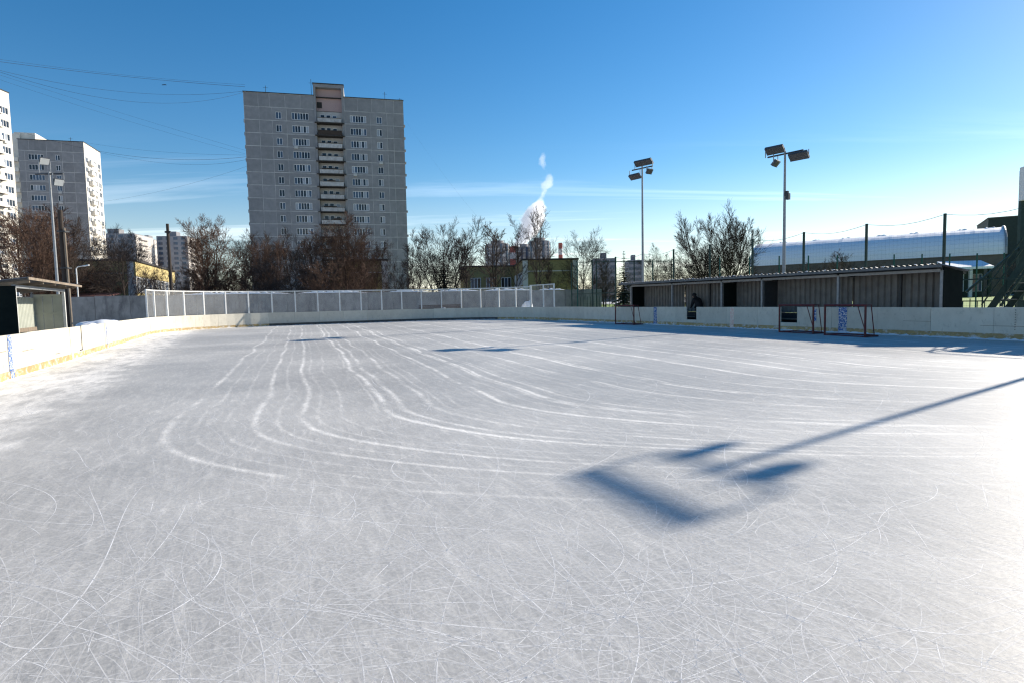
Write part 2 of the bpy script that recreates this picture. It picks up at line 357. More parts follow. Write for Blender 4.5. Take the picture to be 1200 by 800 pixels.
# ------------------------------------------------------------------ rink boards
def loop(uf=UF, un=UN, vl=VL, vr=VR, rc=RC):
    """path point (v,u) and inward normal at arc length s; s=0 at the near end of the left side, running up the left side"""
    A = uf - un - 2 * rc; B = vr - vl - 2 * rc; Q = math.pi / 2 * rc
    tot = 2 * A + 2 * B + 4 * Q
    def f(s):
        s %= tot
        if s < A: return (vl, un + rc + s), (1, 0)
        s -= A
        if s < Q: a = s / rc; return (vl + rc - rc * math.cos(a), uf - rc + rc * math.sin(a)), (math.cos(a), -math.sin(a))
        s -= Q
        if s < B: return (vl + rc + s, uf), (0, -1)
        s -= B
        if s < Q: a = s / rc; return (vr - rc + rc * math.sin(a), uf - rc + rc * math.cos(a)), (-math.sin(a), -math.cos(a))
        s -= Q
        if s < A: return (vr, uf - rc - s), (-1, 0)
        s -= A
        if s < Q: a = s / rc; return (vr - rc + rc * math.cos(a), un + rc - rc * math.sin(a)), (-math.cos(a), math.sin(a))
        s -= Q
        if s < B: return (vr - rc - s, un), (0, 1)
        s -= B
        a = s / rc; return (vl + rc - rc * math.sin(a), un + rc - rc * math.cos(a)), (math.sin(a), math.cos(a))
    return f, tot, A, B, Q
LP, LTOT, LA, LB, LQ = loop()
sL = lambda u: u - (UN + RC)                              # arc length at u on the left side
sR = lambda u: LA + LQ + LB + LQ + (UF - RC - u)          # on the right side
def strip(s0, s1, z0, z1, off0, off1, n=None):            # off: distances towards the ice (front) and back
    n = n or max(1, int((s1 - s0) / .5)); m = MB()
    ring = []
    for k in range(n + 1):
        (v, u), (nv, nu) = LP(s0 + (s1 - s0) * k / n)
        ring.append([(v + nv*off1, u + nu*off1, z0), (v + nv*off0, u + nu*off0, z0), (v + nv*off0, u + nu*off0, z1), (v + nv*off1, u + nu*off1, z1)])
    for a, b in zip(ring, ring[1:]):
        for i in range(4): j = (i + 1) % 4; m.quad(a[i], a[j], b[j], b[i])
    m.quad(*reversed(ring[0])); m.quad(*ring[-1]); return m
boards = thing('rink_boards', 'cream painted rink boards with yellow kick strip ringing the ice', 'boards', (0, 0, 0), TH)
gates = [(sR(26.28), sR(25.49)), (sR(19.85), sR(18.95))]
brk = set()
s = 0.0
nominal = [LTOT * k / 78 for k in range(79)]
cuts = sorted(nominal + [x for gg in gates for x in gg])
cuts = [c for c in cuts if not any((abs(c - x) < .45 and c != x) or (gg[0] < c < gg[1]) for gg in gates for x in gg)]
rng = random.Random(3)
for a, b in zip(cuts, cuts[1:]):
    if b - a < .02: continue
    isg = any(abs(a - gg[0]) < 1e-6 for gg in gates)
    j = rng.uniform(-.006, .006); top = BH + rng.uniform(-.008, .008)
    strip(a + .004, b - .004, .20, .37 if isg else top, .0 + j, -.05 + j).build('panel', X['board'], boards)
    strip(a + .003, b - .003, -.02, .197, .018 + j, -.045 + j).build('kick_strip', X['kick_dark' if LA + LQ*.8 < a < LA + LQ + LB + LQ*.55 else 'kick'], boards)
    if not isg: strip(a, b, .9, .96, -.056, -.11, 2).build('rear_rail', X['dark_metal'], boards)
for s_, wd_, mt in ((sL(18.29), .28, 'bluemark'), (sL(29.99), .14, 'bluemark'), (sL(24.13), .22, 'redmark'), (sR(29.05), .30, 'bluemark'), (sR(22.86), .26, 'redmark'), (sR(16.7), .38, 'bluemark')):
    strip(s_ - wd_/2, s_ + wd_/2, .205, BH - .01, .0115, .0085, 1).build('line_mark', X[mt], boards)
    strip(s_ - wd_/2, s_ + wd_/2, .02, .196, .030, .027, 1).build('line_mark', X[mt], boards)
strip(sR(18.1), sR(17.95), .45, 1.0, .0115, .0085, 1).build('paint_smear', X['bluemark'], boards)
strip(sL(25.53), sL(25.58), .24, BH + .005, .014, .008, 1).build('gate_gap', X['rubber'], boards)
strip(sL(25.2), sL(25.58), .235, .265, .02, .008, 1).build('gate_latch', X['rubber'], boards)
for s0, s1, zc in ((sL(19.2), sL(20.2), .62), (sL(16.5), sL(18.0), .70), (sL(22.2), sL(22.7), .33), (sR(14.2), sR(13.2), .55), (sR(11.6), sR(10.2), .45)):
    strip(s0, s1, zc, zc + .012, .0112, .009, 2).build('scuff', X['rubber'] if zc < .4 else X['wood'], boards)
for k in range(9):   # bolts along the board nearest the stand
    (v, u), _ = LP(sR(10.6)); m = MB(); m.tube((v - .02, u, .35 + .08*k), (v + .01, u, .35 + .08*k), .012, n=6); m.build('bolt', X['rubber'], boards)
# scraped snow lying along the foot of the boards
def ridge(s0, s1, wmin, wmax, h, rng, step=.12):
    m = MB(); rows = []; s = s0
    while s < s1:
        (v, u), (nv, nu) = LP(s); w = rng.uniform(wmin, wmax); hh = rng.uniform(.25, 1) * h
        rows.append([(v + nv*.02, u + nu*.02, hh), (v + nv*w*.5, u + nu*w*.5, hh*rng.uniform(.4, .8)), (v + nv*w, u + nu*w, .002)]); s += step
    for a, b in zip(rows, rows[1:]):
        for i in range(2): m.quad(a[i], a[i+1], b[i+1], b[i])
    return m
m = ridge(sR(50 - RC), sR(2), .08, .30, .075, rng); tag(m.build('snow_ridge', X['snow'], rz=TH), 'crumbs of scraped snow along the foot of the shaded boards', 'snow', kind='stuff')
m = ridge(sL(8), sR(44), .03, .12, .03, rng, .2); tag(m.build('snow_ridge', X['snow'], rz=TH), 'thin rim of scraped snow at the sunlit and far boards', 'snow', kind='stuff')

# ------------------------------------------------------------------ clear screen on the far boards
scr = thing('safety_screen', 'clear panelled safety screen in white frame above the far curved boards', 'screen', (0, 0, 0), TH)
s0 = sL(UF - RC) + .15; step = 1.803; ZS = 2.86
for i in range(23):
    (v, u), (nv, nu) = LP(s0 + i * step); v -= nv * .09; u -= nu * .09
    m = MB(); w_ = .045 if i not in (20,) else .07; top = ZS + (.10 if i >= 20 else 0)
    m.obox((v, u, (1.0 + top)/2), (nv*w_, nu*w_, 0), (-nu*w_, nv*w_, 0), (0, 0, (top - 1.0)/2)); m.build('post', X['white_metal'], scr)
    if i < 22:
        (v2, u2), (n2v, n2u) = LP(s0 + (i+1) * step); v2 -= n2v*.09; u2 -= n2u*.09
        top = ZS + (.10 if i >= 20 else 0)
        m = MB(); d = Vector((v2 - v, u2 - u, 0)); c_ = Vector((v, u, 0)) + d/2; e_ = d.normalized(); p_ = Vector((-e_.y, e_.x, 0))
        m.obox(c_ + Vector((0, 0, top - .04)), d/2 - e_*.05, p_*.032, (0, 0, .034)); m.build('top_rail', X['white_metal'], scr)
        m = MB(); m.obox(c_ + Vector((0, 0, (BH + top)/2)), d/2 - e_*.048, p_*.004, (0, 0, (top - .08 - BH)/2)); m.build('pane', X['pane'], scr)

# ------------------------------------------------------------------ concrete wall behind the far end
wall = thing('concrete_wall', 'long grey stained concrete panel wall behind the far screen', 'wall', (0, 0, 0), TH)
pw = 2.45; v = -40.0; me = MB().box(.012, pw - .012, -.07, .07, -.1, 2.72).mesh('panel', X['concrete'])
pm = MB().box(-.09, .09, -.11, .11, -.1, 2.66).mesh('post', X['concrete'])
k = 0
while v < 36:
    p = link('panel', me, wall, (v, 58 + rng.uniform(-.03, .03), rng.uniform(-.06, .05))); p.rotation_euler = (rng.uniform(-.008, .008), rng.uniform(-.004, .004), 0)
    if k % 2 == 0: link('post', pm, wall, (v, 58.13, 0))
    v += pw; k += 1
def lump_strip(L_, w, h, rng, n):
    m = MB(); rows = []
    for i in range(n + 1):
        x = L_ * i / n; f = min(1, 4*i/n, 4*(n-i)/n); hh = h * rng.uniform(.35, 1) * f + .004; ww = w * (.7 + .3*f)
        rows.append([(x, -ww, 0), (x, -ww*.75, hh*.75), (x, 0, hh), (x, ww*.75, hh*.75), (x, ww, 0)])
    for a, b in zip(rows, rows[1:]):
        for i in range(4): m.quad(a[i], b[i], b[i+1], a[i+1])
    return m
for v0, v1 in ((-4.5, 4.5), (5.0, 11.5), (13.5, 17.6), (18.5, 23.2), (23.6, 29.5), (30.2, 33.5)):
    lump_strip(v1 - v0, .15, .24, rng, int((v1-v0)*5)).build('snow_cap', X['snow'], wall, (v0, 58, 2.74), smooth=True)

# ------------------------------------------------------------------ snow heaps, bench behind the far boards
def heap(u, v, ru, rv, h, label, seed):
    r_ = random.Random(seed); bm = bmesh.new(); bmesh.ops.create_icosphere(bm, subdivisions=4, radius=1)
    ph = [r_.uniform(0, 6) for _ in range(8)]
    for vt in bm.verts:
        x, y, z = vt.co; d = 1 + .12*math.sin(3*x + ph[0]) * math.sin(4*y + ph[1]) + .07*math.sin(7*x + ph[2] + 3*z) + .05*math.sin(9*y + ph[3]) + r_.uniform(-.015, .015)
        vt.co = Vector((x*rv*d, y*ru*d, max(z, -.08)*h*d))
    me = bpy.data.meshes.new('snow_heap'); bm.to_mesh(me); bm.free(); me.materials.append(X['snow'])
    me.polygons.foreach_set('use_smooth', [True]*len(me.polygons))
    return tag(link('snow_heap', me, None, W(u, v, -.05), TH), label, 'snow heap', 'heaps of cleared snow behind the boards')
heap(46, -8.0, 3.0, 1.5, 1.02, 'low heap of blue-shaded snow in front of the grey wall, beside the left shelter', 1)
heap(40.5, -7.4, 2.0, .9, .84, 'flat heap of snow between the wooden pole and the sunlit boards', 2)
heap(49.6, 24.6, .6, .7, 1.55, 'small bright heap of snow at the end of the clear screen', 3)
bench = thing('park_bench', 'long dark red-brown plank bench behind the far boards', 'bench', W(54.5, 15.6), TH)
for z_ in (.86, 1.00, 1.14, 1.28): MB().box(0, 4.3, .30, .34, z_, z_ + .12).build('back_plank', X['red_wood'], bench)
for y_ in (-.12, .02, .16): MB().box(0, 5.1, y_, y_ + .12, .62, .66).build('seat_plank', X['red_wood'], bench)
for x_ in (.3, 1.6, 2.9, 4.0): MB().box(x_, x_ + .06, -.1, .29, -.05, .62).box(x_, x_ + .06, .342, .39, -.05, 1.40).build('leg', X['dark_metal'], bench)
o = lump_strip(1.0, .2, .34, rng, 12).build('snow_lump', X['snow'], None, W(54.45, 18.0, .665), TH, True); tag(o, 'lump of snow lying on the red-brown bench', 'snow')
o = lump_strip(.9, .2, .2, rng, 12).build('snow_lump', X['snow'], None, W(53.2, 17.2, .95), TH, True); tag(o, 'thin snow crust on the crate behind the far boards', 'snow')
m = MB(); m.box(0, 1.0, -.25, .25, -.06, .93); m.build('wooden_crate', X['wood'], None, W(53.2, 17.15), TH); tag(bpy.data.objects['wooden_crate'], 'plain wooden crate under snow between bench and far boards', 'crate')

# ------------------------------------------------------------------ players' shelters
def corrugated(x0, x1, z0, z1, pitch=.2, depth=.035, y=0.):
    """sheet in the xz plane with trapezoid ribs, given a real thickness"""
    m = MB(); xs = []; x = x0
    while x < x1 - 1e-6:
        xs += [(x, 0), (x + pitch*.35, 0), (x + pitch*.5, depth), (x + pitch*.85, depth)]; x += pitch
    xs = [(min(a, x1), d) for a, d in xs] + [(x1, 0)]
    for (a, d), (b, e) in zip(xs, xs[1:]):
        if b - a < 1e-5: continue
        m.quad((a, y - d, z0), (b, y - e, z0), (b, y - e, z1), (a, y - d, z1))
        m.quad((b, y - e + .004, z0), (a, y - d + .004, z0), (a, y - d + .004, z1), (b, y - e + .004, z1))
    return m
def roof_sheet(x0, x1, y0, y1, z0, z1, pitch=.22, depth=.05):
    """corrugated roof: ribs run along y, from edge y0 (height z0) to y1 (height z1)"""
    m = MB(); n = int((x1 - x0) / (pitch/4)); pr = []
    for i in range(n + 1): pr.append((x0 + (x1-x0)*i/n, depth*.5*math.sin(2*math.pi*i/4)))
    for (a, d), (b, e) in zip(pr, pr[1:]):
        m.quad((a, y0, z0 + d), (b, y0, z0 + e), (b, y1, z1 + e), (a, y1, z1 + d))
        m.quad((b, y0, z0 + e - .008), (a, y0, z0 + d - .008), (a, y1, z1 + d - .008), (b, y1, z1 + e - .008))
    return m
# right: local x runs along -u (towards the camera), y runs away from the ice (+v)
RZR = TH - math.pi / 2
def right_thing(name, label, cat, u, v, group=None): return thing(name, label, cat, W(u, v, 0), RZR, group)
sh = right_thing('team_shelter', 'long grey corrugated open-front team shelter behind the shaded boards', 'shelter', 32.9, 24.2)
LEN = 32.9 - 13.45; DEP = 1.2
for k, x in enumerate((0, 4.16, 8.24, 11.0, 15.2, LEN)):
    MB().box(x - .05, x + .05, -.05, .05, -.05, 2.44).build('post', X['grey_metal'], sh)
    MB().box(x - .07, x + .07, DEP - .13, DEP - .02, -.05, 2.36).build('rear_post', X['dark_metal'], sh)
    if 0 < k < 5 or k == 0: 
        pass
bays = ((0, 4.16), (4.16, 8.24), (8.24, 11.0), (11.0, 15.2), (15.2, LEN))
for a, b in bays:
    corrugated(a + .03, b - .03, .75, 2.42, .28, .075, DEP - .14).build('wall_sheet', X['sheet'], sh)
    MB().box(a + .06, b - .06, DEP - .13, DEP - .10, -.05, .74).build('skirting_board', X['dark_metal'], sh)
    MB().box(a + .05, b - .05, -.045, .045, 2.40, 2.50).build('front_beam', X['grey_metal'], sh)
    MB().box(a + .1, b - .1, DEP - .60, DEP - .24, .42, .47).build('bench_seat', X['wood'], sh)
    for q_ in (a + .3, b - .38): MB().box(q_, q_ + .08, DEP - .58, DEP - .28, -.05, .419).build('bench_leg', X['dark_metal'], sh)
MB().box(6.3, 6.38, DEP - .30, DEP - .22, 0, 2.4).build('rear_post', X['dark_metal'], sh)
MB().box(8.30, 8.36, .06, DEP - .23, 0, 2.36).build('partition', X['dkgreen_sheet'], sh)
MB().box(11.0 + .06, 11.0 + .11, 0.06, DEP - .23, 0, 2.36).build('partition', X['dark_metal'], sh)
MB().box(17.3, 17.38, DEP - .30, DEP - .22, 0, 2.4).build('rear_post', X['dark_metal'], sh)
for x in (-.055, LEN + .055): MB().hexa([(x-.02, -.02, -.05), (x+.02, -.02, -.05), (x+.02, DEP, -.05), (x-.02, DEP, -.05), (x-.02, -.02, 2.56), (x+.02, -.02, 2.56), (x+.02, DEP, 2.42), (x-.02, DEP, 2.42)]).build('end_wall', X['dkgreen_sheet'], sh)
rf = roof_sheet(-.75, LEN + .25, -.5, DEP + .35, 2.68, 2.44).build('roof', X['roofsheet'], sh)
for x in (0, 4.16, 8.24, 11.0, 15.2, LEN): MB().hexa([(x-.03, -.48, 2.54), (x+.03, -.48, 2.54), (x+.03, DEP+.3, 2.32), (x-.03, DEP+.3, 2.32), (x-.03, -.48, 2.62), (x+.03, -.48, 2.62), (x+.03, DEP+.3, 2.40), (x-.03, DEP+.3, 2.40)]).build('rafter', X['dark_metal'], sh)
MB().box(-.75, LEN + .25, -.53, -.49, 2.55, 2.655).build('fascia', X['roofsheet'], sh)
for k in range(46):
    x = -.7 + k * .44 + rng.uniform(-.05, .05)
    if x < LEN + .2 and rng.random() < .75: lump_strip(rng.uniform(.1, .2), .05, .035, rng, 4).build('snow_patch', X['snow'], rf, (x, -.42 + rng.uniform(0, .2), 2.69), 0, True)

# left shelter: local x runs along +u (away), y runs away from the ice (-v)
shl = thing('team_shelter', 'open wooden and metal team shelter behind the sunlit boards, dark end wall', 'shelter', W(22.8, -6.2), TH + math.pi / 2)
LL = 5.6; DL = 1.05
for x in (0, LL): MB().box(x - .045, x + .045, -.045, .045, -.05, 2.36).build('post', X['white_metal'], shl)
for x in (0, 2.8, LL): MB().box(x - .04, x + .04, DL - .1, DL - .02, -.05, 2.3).build('rear_post', X['grey_metal'], shl)
MB().box(-.045, LL + .045, -.05, .05, 2.362, 2.46).build('front_beam', X['grey_metal'], shl)
corrugated(.05, LL - .05, .4, 2.15, .16, .03, DL - .11).build('wall_sheet', X['sheet_light'], shl)
MB().box(-.07, -.05, -.06, DL + .05, -.05, 2.42).build('end_wall', X['dkgreen_sheet'], shl)
for k in range(3): MB().box(LL - .02, LL + .01, .06 + k*.31, .06 + k*.31 + .29, .05, 2.25).build('end_plank', X['sheet_light'], shl)
for z_ in (.6, 1.5, 2.2): MB().box(LL - .06, LL - .022, .05, DL - .12, z_, z_ + .07).build('end_rail', X['sheet_light'], shl)
for y_ in (DL - .62, DL - .47, DL - .32): MB().box(.2, LL - .2, y_, y_ + .13, .45, .49).build('bench_plank', X['wood'], shl)
for z_ in (.72, .9): MB().box(.2, LL - .3, DL - .22, DL - .18, z_, z_ + .14).build('bench_back_plank', X['wood'], shl)
for x_ in (.5, 2.8, 5.0): MB().box(x_, x_ + .06, DL - .6, DL - .2, -.05, .449).build('bench_leg', X['wood'], shl)
roof_sheet(-.3, LL + .75, -.42, DL + .35, 2.66, 2.42, .25, .05).build('roof', X['roofsheet'], shl)
MB().hexa([(-.3,-.46,2.60),(LL+.8,-.46,2.56),(LL+.8,-.43,2.56),(-.3,-.43,2.60),(-.3,-.46,2.68),(LL+.8,-.46,2.64),(LL+.8,-.43,2.64),(-.3,-.43,2.68)]).build('fascia', X['wood'], shl)
for x in (.0, 1.4, 2.8, 4.2, LL): MB().hexa([(x-.03,-.4,2.52),(x+.03,-.4,2.52),(x+.03,DL+.3,2.30),(x-.03,DL+.3,2.30),(x-.03,-.4,2.60),(x+.03,-.4,2.60),(x+.03,DL+.3,2.38),(x-.03,DL+.3,2.38)]).build('rafter', X['wood'], shl)

# ------------------------------------------------------------------ hockey goals
def goal(u, v, yaw, label, wid=1.80):
    t = thing('hockey_goal', label, 'goal', W(u, v, 0), RZR + yaw, 'hockey goals pushed against the shaded boards')
    h = 1.20; r = .038; w2 = wid / 2
    for x in (-w2, w2): MB().tube((x, 0, .0), (x, 0, h), r, n=10).build('post', X['red_metal'], t)
    MB().tube((-w2 - .03, 0, h), (w2 + .03, 0, h), r, n=10).build('crossbar', X['red_metal'], t)
    MB().path([(-w2, .02, .03), (-w2 + .05, .72, .03), (-w2 + .3, .86, .03), (w2 - .3, .86, .03), (w2 - .05, .72, .03), (w2, .02, .03)], .028, 8).build('base_frame', X['red_metal'], t)
    MB().tube((-w2 + .03, .02, .025), (w2 - .03, .02, .025), .02, n=8).build('ground_bar', X['red_metal'], t)
    MB().path([(-w2, 0, h), (-w2 + .04, .36, h), (w2 - .04, .36, h), (w2, 0, h)], .018, 6).build('top_frame', X['red_metal'], t)
    MB().tube((w2 - .06, .36, h), (w2 - .12, .62, .05), .018, n=6).build('brace', X['red_metal'], t)
    MB().tube((w2 - .36, .02, h), (w2 - .03, .12, .05), .016, n=6).build('brace', X['red_metal'], t)
    return t
goal(30.72, 22.05, 0, 'farthest dark red hockey goal, standing alone near the shelter end', 1.95)
goal(17.85, 21.72, R(-4), 'dark red hockey goal in front of the open board gate')
goal(15.32, 21.32, R(-5), 'dark red hockey goal in front of the blue line mark on shaded boards')

# ------------------------------------------------------------------ floodlights
def head_parts(t, c, yaw, tilt, w=1.15, h=.62, lit=False, bar_z=None):
    """a louvred floodlight head hung on a yoke; c in local coordinates"""
    rot = Matrix.Rotation(yaw, 4, 'Z') @ Matrix.Rotation(tilt, 4, 'X')
    ax, ay, az = (rot @ Vector(a) for a in ((1, 0, 0), (0, 1, 0), (0, 0, 1))); c = Vector(c)
    m = MB(); m.obox(c, ax*w/2, ay*.06, az*h/2); hd = m.build('lamp_head', X['louvre'], t)
    for k in range(6):
        zc = -h/2 + h*(k + .5)/6
        MB().obox(c + ay*.078 + az*zc, ax*w*.49, ay*.018, az*.018).build('fin', X['louvre'], hd)
    MB().obox(c - ay*.064, ax*w*.46, ay*.004, az*h*.44).build('lens', X['lampface' if lit else 'sheet'], hd)  # sun and shade put into the lens colour: pale if sunlit, else grey
    if not lit:
        for k in range(5): MB().obox(c - ay*.082 + az*(-h/2 + h*(k + .5)/5), ax*w*.49, ay*.013, az*h*.05).build('louvre', X['louvre'], hd)
    if bar_z is not None:
        for s_ in (-1, 1):
            e = c + ax*(w/2 + .03)*s_
            MB().tube(e, (e.x, e.y, bar_z), .025, n=6).build('yoke', X['grey_metal'], t)
def floodlight(label, base, rz, H, heads, bar=(1.0, 0), camera=None, r=.10, m='grey_metal', lit=False):
    t = thing('floodlight_mast', label, 'floodlight', base, rz, 'floodlight masts round the rink')
    MB().tube((0, 0, -.1), (0, 0, H), r, r*.55, 12).build('mast', X[m], t)
    bx = Vector((math.cos(bar[1]), math.sin(bar[1]), 0)) * bar[0]; zb = H - .12
    MB().tube(Vector((0, 0, zb)) - bx, Vector((0, 0, zb)) + bx, .045, n=8).build('crossbar', X['dark_metal'], t)
    for c, yaw, tilt, w, h in heads: head_parts(t, c, yaw, tilt, w, h, lit, bar_z=zb)
    if camera:
        MB().obox((.16, -.1, camera), (.09, 0, 0), (0, .07, 0), (0, 0, .12)).obox((.26, -.16, camera - .18), (.08, 0, 0), (0, .1, 0), (0, 0, .16)).build('junction_box', X['dark_metal'], t)
    return t
p = at(918.6, 316, 31.5)
floodlight('tall floodlight mast with junction box, behind the middle of the grey shelter', (p.x, p.y, 0), R(-52), 9.15,
           [((-.58, .05, 9.36), R(4), R(50), .95, .46), ((.72, .0, 8.78), R(2), R(48), .95, .46), ((-.45, -.1, 8.62), R(96), R(40), .5, .36)], (.95, 0), 6.95)
p = at(753.4, 330, 41.4)
floodlight('slim floodlight mast rising behind the far end of the grey shelter', (p.x, p.y, 0), R(-48), 10.7,
           [((.1, .02, 10.95), R(2), R(50), 1.35, .46), ((-.58, -.05, 10.1), R(-6), R(48), .9, .42), ((.62, -.05, 10.25), R(80), R(35), .45, .36)], (.85, 0))
p = W(8.25, 26.0)
floodlight('floodlight mast standing outside the picture, its shadow lies across the ice', (p.x, p.y, 0), TH, 10.5,
           [((.0, .0, 10.92), R(90), R(65), 1.45, .6), ((-.15, .48, 10.12), R(8), R(10), .42, .34), ((-.15, -.42, 10.12), R(-8), R(10), .42, .34)], (.75, R(90)))
p = W(42.4, -9.5)
floodlight('pale floodlight mast with two sunlit lamp faces behind the sunlit boards shelter', (p.x, p.y, 0), 0, 9.6,
           [((-.2, -.05, 10.2), R(58), R(32), .48, .42), ((.5, .0, 9.0), R(58), R(32), .48, .42)], (.8, 0), r=.09, lit=True)

# ------------------------------------------------------------------ poles and street lamp
p = W(44.2, -9.5)
t = thing('utility_pole', 'old dark wooden utility pole propped by a lighter post beside the shelter', 'pole', (p.x, p.y, 0))
MB().tube((0, 0, -.1), (-.02, 0, 7.7), .17, .12, 10).build('pole', X['polewood'], t)
MB().tube((.24, -.05, -.1), (.2, -.05, 6.6), .07, .06, 8).build('prop_post', X['wood'], t)
for z_ in (4.2, 6.4): MB().obox((.1, -.02, z_), (.24, 0, 0), (0, .185, 0), (0, 0, .035)).build('clamp', X['dark_metal'], t)
p = W(60, -5.3)
t = thing('utility_pole', 'slim black utility pole in front of the sunlit yellow building', 'pole', (p.x, p.y, 0))
MB().tube((0, 0, -.1), (0, 0, 9.0), .17, .12, 8).build('pole', X['polewood'], t)
MB().obox((0, 0, 8.3), (.25, 0, 0), (0, .06, 0), (0, 0, .08)).build('clamp', X['dark_metal'], t)
p = W(60.5, -12.2)
t = thing('street_lamp', 'thin pale street lamp with a short arm over the grey wall', 'street lamp', (p.x, p.y, 0))
MB().tube((0, 0, -.1), (0, 0, 5.1), .06, .045, 8).build('pole', X['white_metal'], t)
MB().path([(0, 0, 5.1), (.15, 0, 5.25), (.7, 0, 5.32)], .035, 6).build('arm', X['white_metal'], t)
MB().hexa([(.65,-.09,5.26),(1.1,-.07,5.34),(1.1,.07,5.34),(.65,.09,5.26),(.65,-.06,5.36),(1.1,-.04,5.42),(1.1,.04,5.42),(.65,.06,5.36)]).build('lamp_head', X['white_metal'], t)

# ------------------------------------------------------------------ fences
def net(x0, x1, z0, z1, sp=.3, r=.006):
    m = MB(); x = x0
    def bar(a, b):
        a = Vector(a); b = Vector(b); d = (b-a); s_ = Vector((r, 0, 0)) if abs(d.z) > abs(d.x) else Vector((0, 0, r))
        m.quad(a - s_, a + s_, b + s_, b - s_); t_ = Vector((0, r, 0)); m.quad(a - t_, a + t_, b + t_, b - t_)
    n = int((x1 - x0)/sp)
    for i in range(1, n): bar((x0 + (x1-x0)*i/n, 0, z0), (x0 + (x1-x0)*i/n, 0, z1))
    k = int((z1 - z0)/sp)
    for i in range(k + 1): bar((x0, 0, z0 + (z1-z0)*i/k), (x1, 0, z0 + (z1-z0)*i/k))
    return m
fe = right_thing('tall_sports_fence', 'tall dark green post and mesh fence behind the grey shelter', 'fence', 47.2, 28.0)
fs = 3.52; nf = 12
pme = MB().box(-.045, .045, -.045, .045, -.1, 5.02).mesh('post', X['green_metal'])
nme = net(.05, fs - .05, .1, 4.4, .18, .0013).mesh('mesh_panel', X['green_metal'])
rme = MB().box(.05, fs - .05, -.02, .02, 2.1, 2.15).mesh('rail', X['green_metal'])
for i in range(nf): 
    link('post', pme, fe, (i*fs, 0, 0))
    if i < nf - 1:
        link('mesh_panel', nme, fe, (i*fs, 0, 0)); link('rail', rme, fe, (i*fs, 0, 0))
        m = MB(); q = [Vector((i*fs + fs*t_/6, 0, 4.98 - .22*math.sin(math.pi*t_/6))) for t_ in range(7)]; m.path(q, .012, 4); m.build('top_wire', X['green_metal'], fe)
p = at(677, 358, 66.0)
fd = thing('green_mesh_fence', 'teal green steel mesh fence between the grey wall end and the shelter', 'fence', (p.x, p.y, 0), R(8))
for i in range(6):
    MB().box(i*2.2 - .05, i*2.2 + .05, -.05, .05, -.1, 5.9).build('post', X['teal_metal' if i % 2 == 0 else 'green_metal'], fd)
    if i < 5:
        net(i*2.2 + .06, i*2.2 + 2.14, .1, 5.8, .2, .003).build('mesh_panel', X['green_metal'], fd)
        MB().box(i*2.2 + .06, i*2.2 + 2.14, -.03, .03, 5.72, 5.8).build('rail', X['green_metal'], fd)
        for k in range(5): MB().box(i*2.2 + .35 + k*.38, i*2.2 + .39 + k*.38, .07, .11, -.1, 1.9).build('picket', X['green_metal'], fd)
p = at(947, 330, 51.5)
fp = thing('pitch_fence', 'lower row of green pitch fence posts in front of the snowy hangar roof', 'fence', (p.x, p.y, 0), R(6))
for i in range(-3, 9):
    MB().box(i*2.68 - .04, i*2.68 + .04, -.04, .04, -.1, 5.0).build('post', X['teal_metal'], fp)
    if i < 8: net(i*2.68 + .05, i*2.68 + 2.63, .1, 3.9, .2, .0014).build('mesh_panel', X['green_metal'], fp)

# ------------------------------------------------------------------ buildings
_pc = {}
def panel_mesh(w, fh, hole, m, gap=.004):
    key = (round(w, 2), round(fh, 2), hole, m)
    if key in _pc: return _pc[key]
    b = MB(); g_ = gap
    if not hole: b.box(g_, w - g_, 0, .16, g_, fh - g_)
    else:
        a0, a1, z0, z1 = hole
        b.box(g_, a0, 0, .16, g_, fh - g_).box(a1, w - g_, 0, .16, g_, fh - g_).box(a0, a1, 0, .16, g_, z0).box(a0, a1, 0, .16, z1, fh - g_)
    t = .065                                            # mastic smeared along the joints
    b.box(g_, w - g_, -.012, -.001, g_, t, 1).box(g_, w - g_, -.012, -.001, fh - t, fh - g_, 1).box(g_, t, -.012, -.001, t, fh - t, 1)
    _pc[key] = b.mesh('panel', [X[m], X['joint' if m == 'panel' else m]]); return _pc[key]
_wc = {}
def window_meshes(w, h, n, var):
    key = (round(w, 2), round(h, 2), n, var)
    if key in _wc: return _wc[key]
    r_ = random.Random(hash(key) % 9973); f = MB(); t = .07
    f.box(0, w, .06, .12, 0, t).box(0, w, .06, .12, h - t, h).box(0, t, .06, .12, t, h - t).box(w - t, w, .06, .12, t, h - t)
    g_ = MB()
    for k in range(n):
        a = w*k/n; b = w*(k+1)/n
        if k: f.box(a - .045, a + .045, .055, .125, t, h - t)
        g_.quad((a + .03, .10, t), (b - .03, .10, t), (b - .03, .10, h - t), (a + .03, .10, h - t), r_.choices((0, 1, 2), (5, 3, 2))[0])
    _wc[key] = (f.mesh('window', X['frame']), g_.mesh('pane', [X['g1'], X['g2'], X['g3']])); return _wc[key]
def add_window(par, x, z, w, h, n, rng, y=0.):
    f, g_ = window_meshes(w, h, n, rng.randrange(6)); fo = link('window', f, par, (x, y, z)); link('pane', g_, fo)
    return fo
def facade(root, cols, floors, fh, z0, rng, m='panel', y=0., skip=None, ac=.05):
    for k in range(floors):
        for (x0, x1, win) in cols:
            z = z0 + k*fh
            hole = None
            if win: hole = (round(win[0] - x0, 2), round(win[1] - x0, 2), win[2], win[3])
            link('panel', panel_mesh(x1 - x0, fh, hole, m), root, (x0, y, z))
            if win:
                add_window(root, win[0], z + win[2], win[1] - win[0], win[3] - win[2], win[4], rng, y)
                if rng.random() < ac: MB().box(0, .8, -.35, -.02, 0, .55).build('air_conditioner', X['ac'], root, (win[0] + .3, y, z + win[2] - .75))
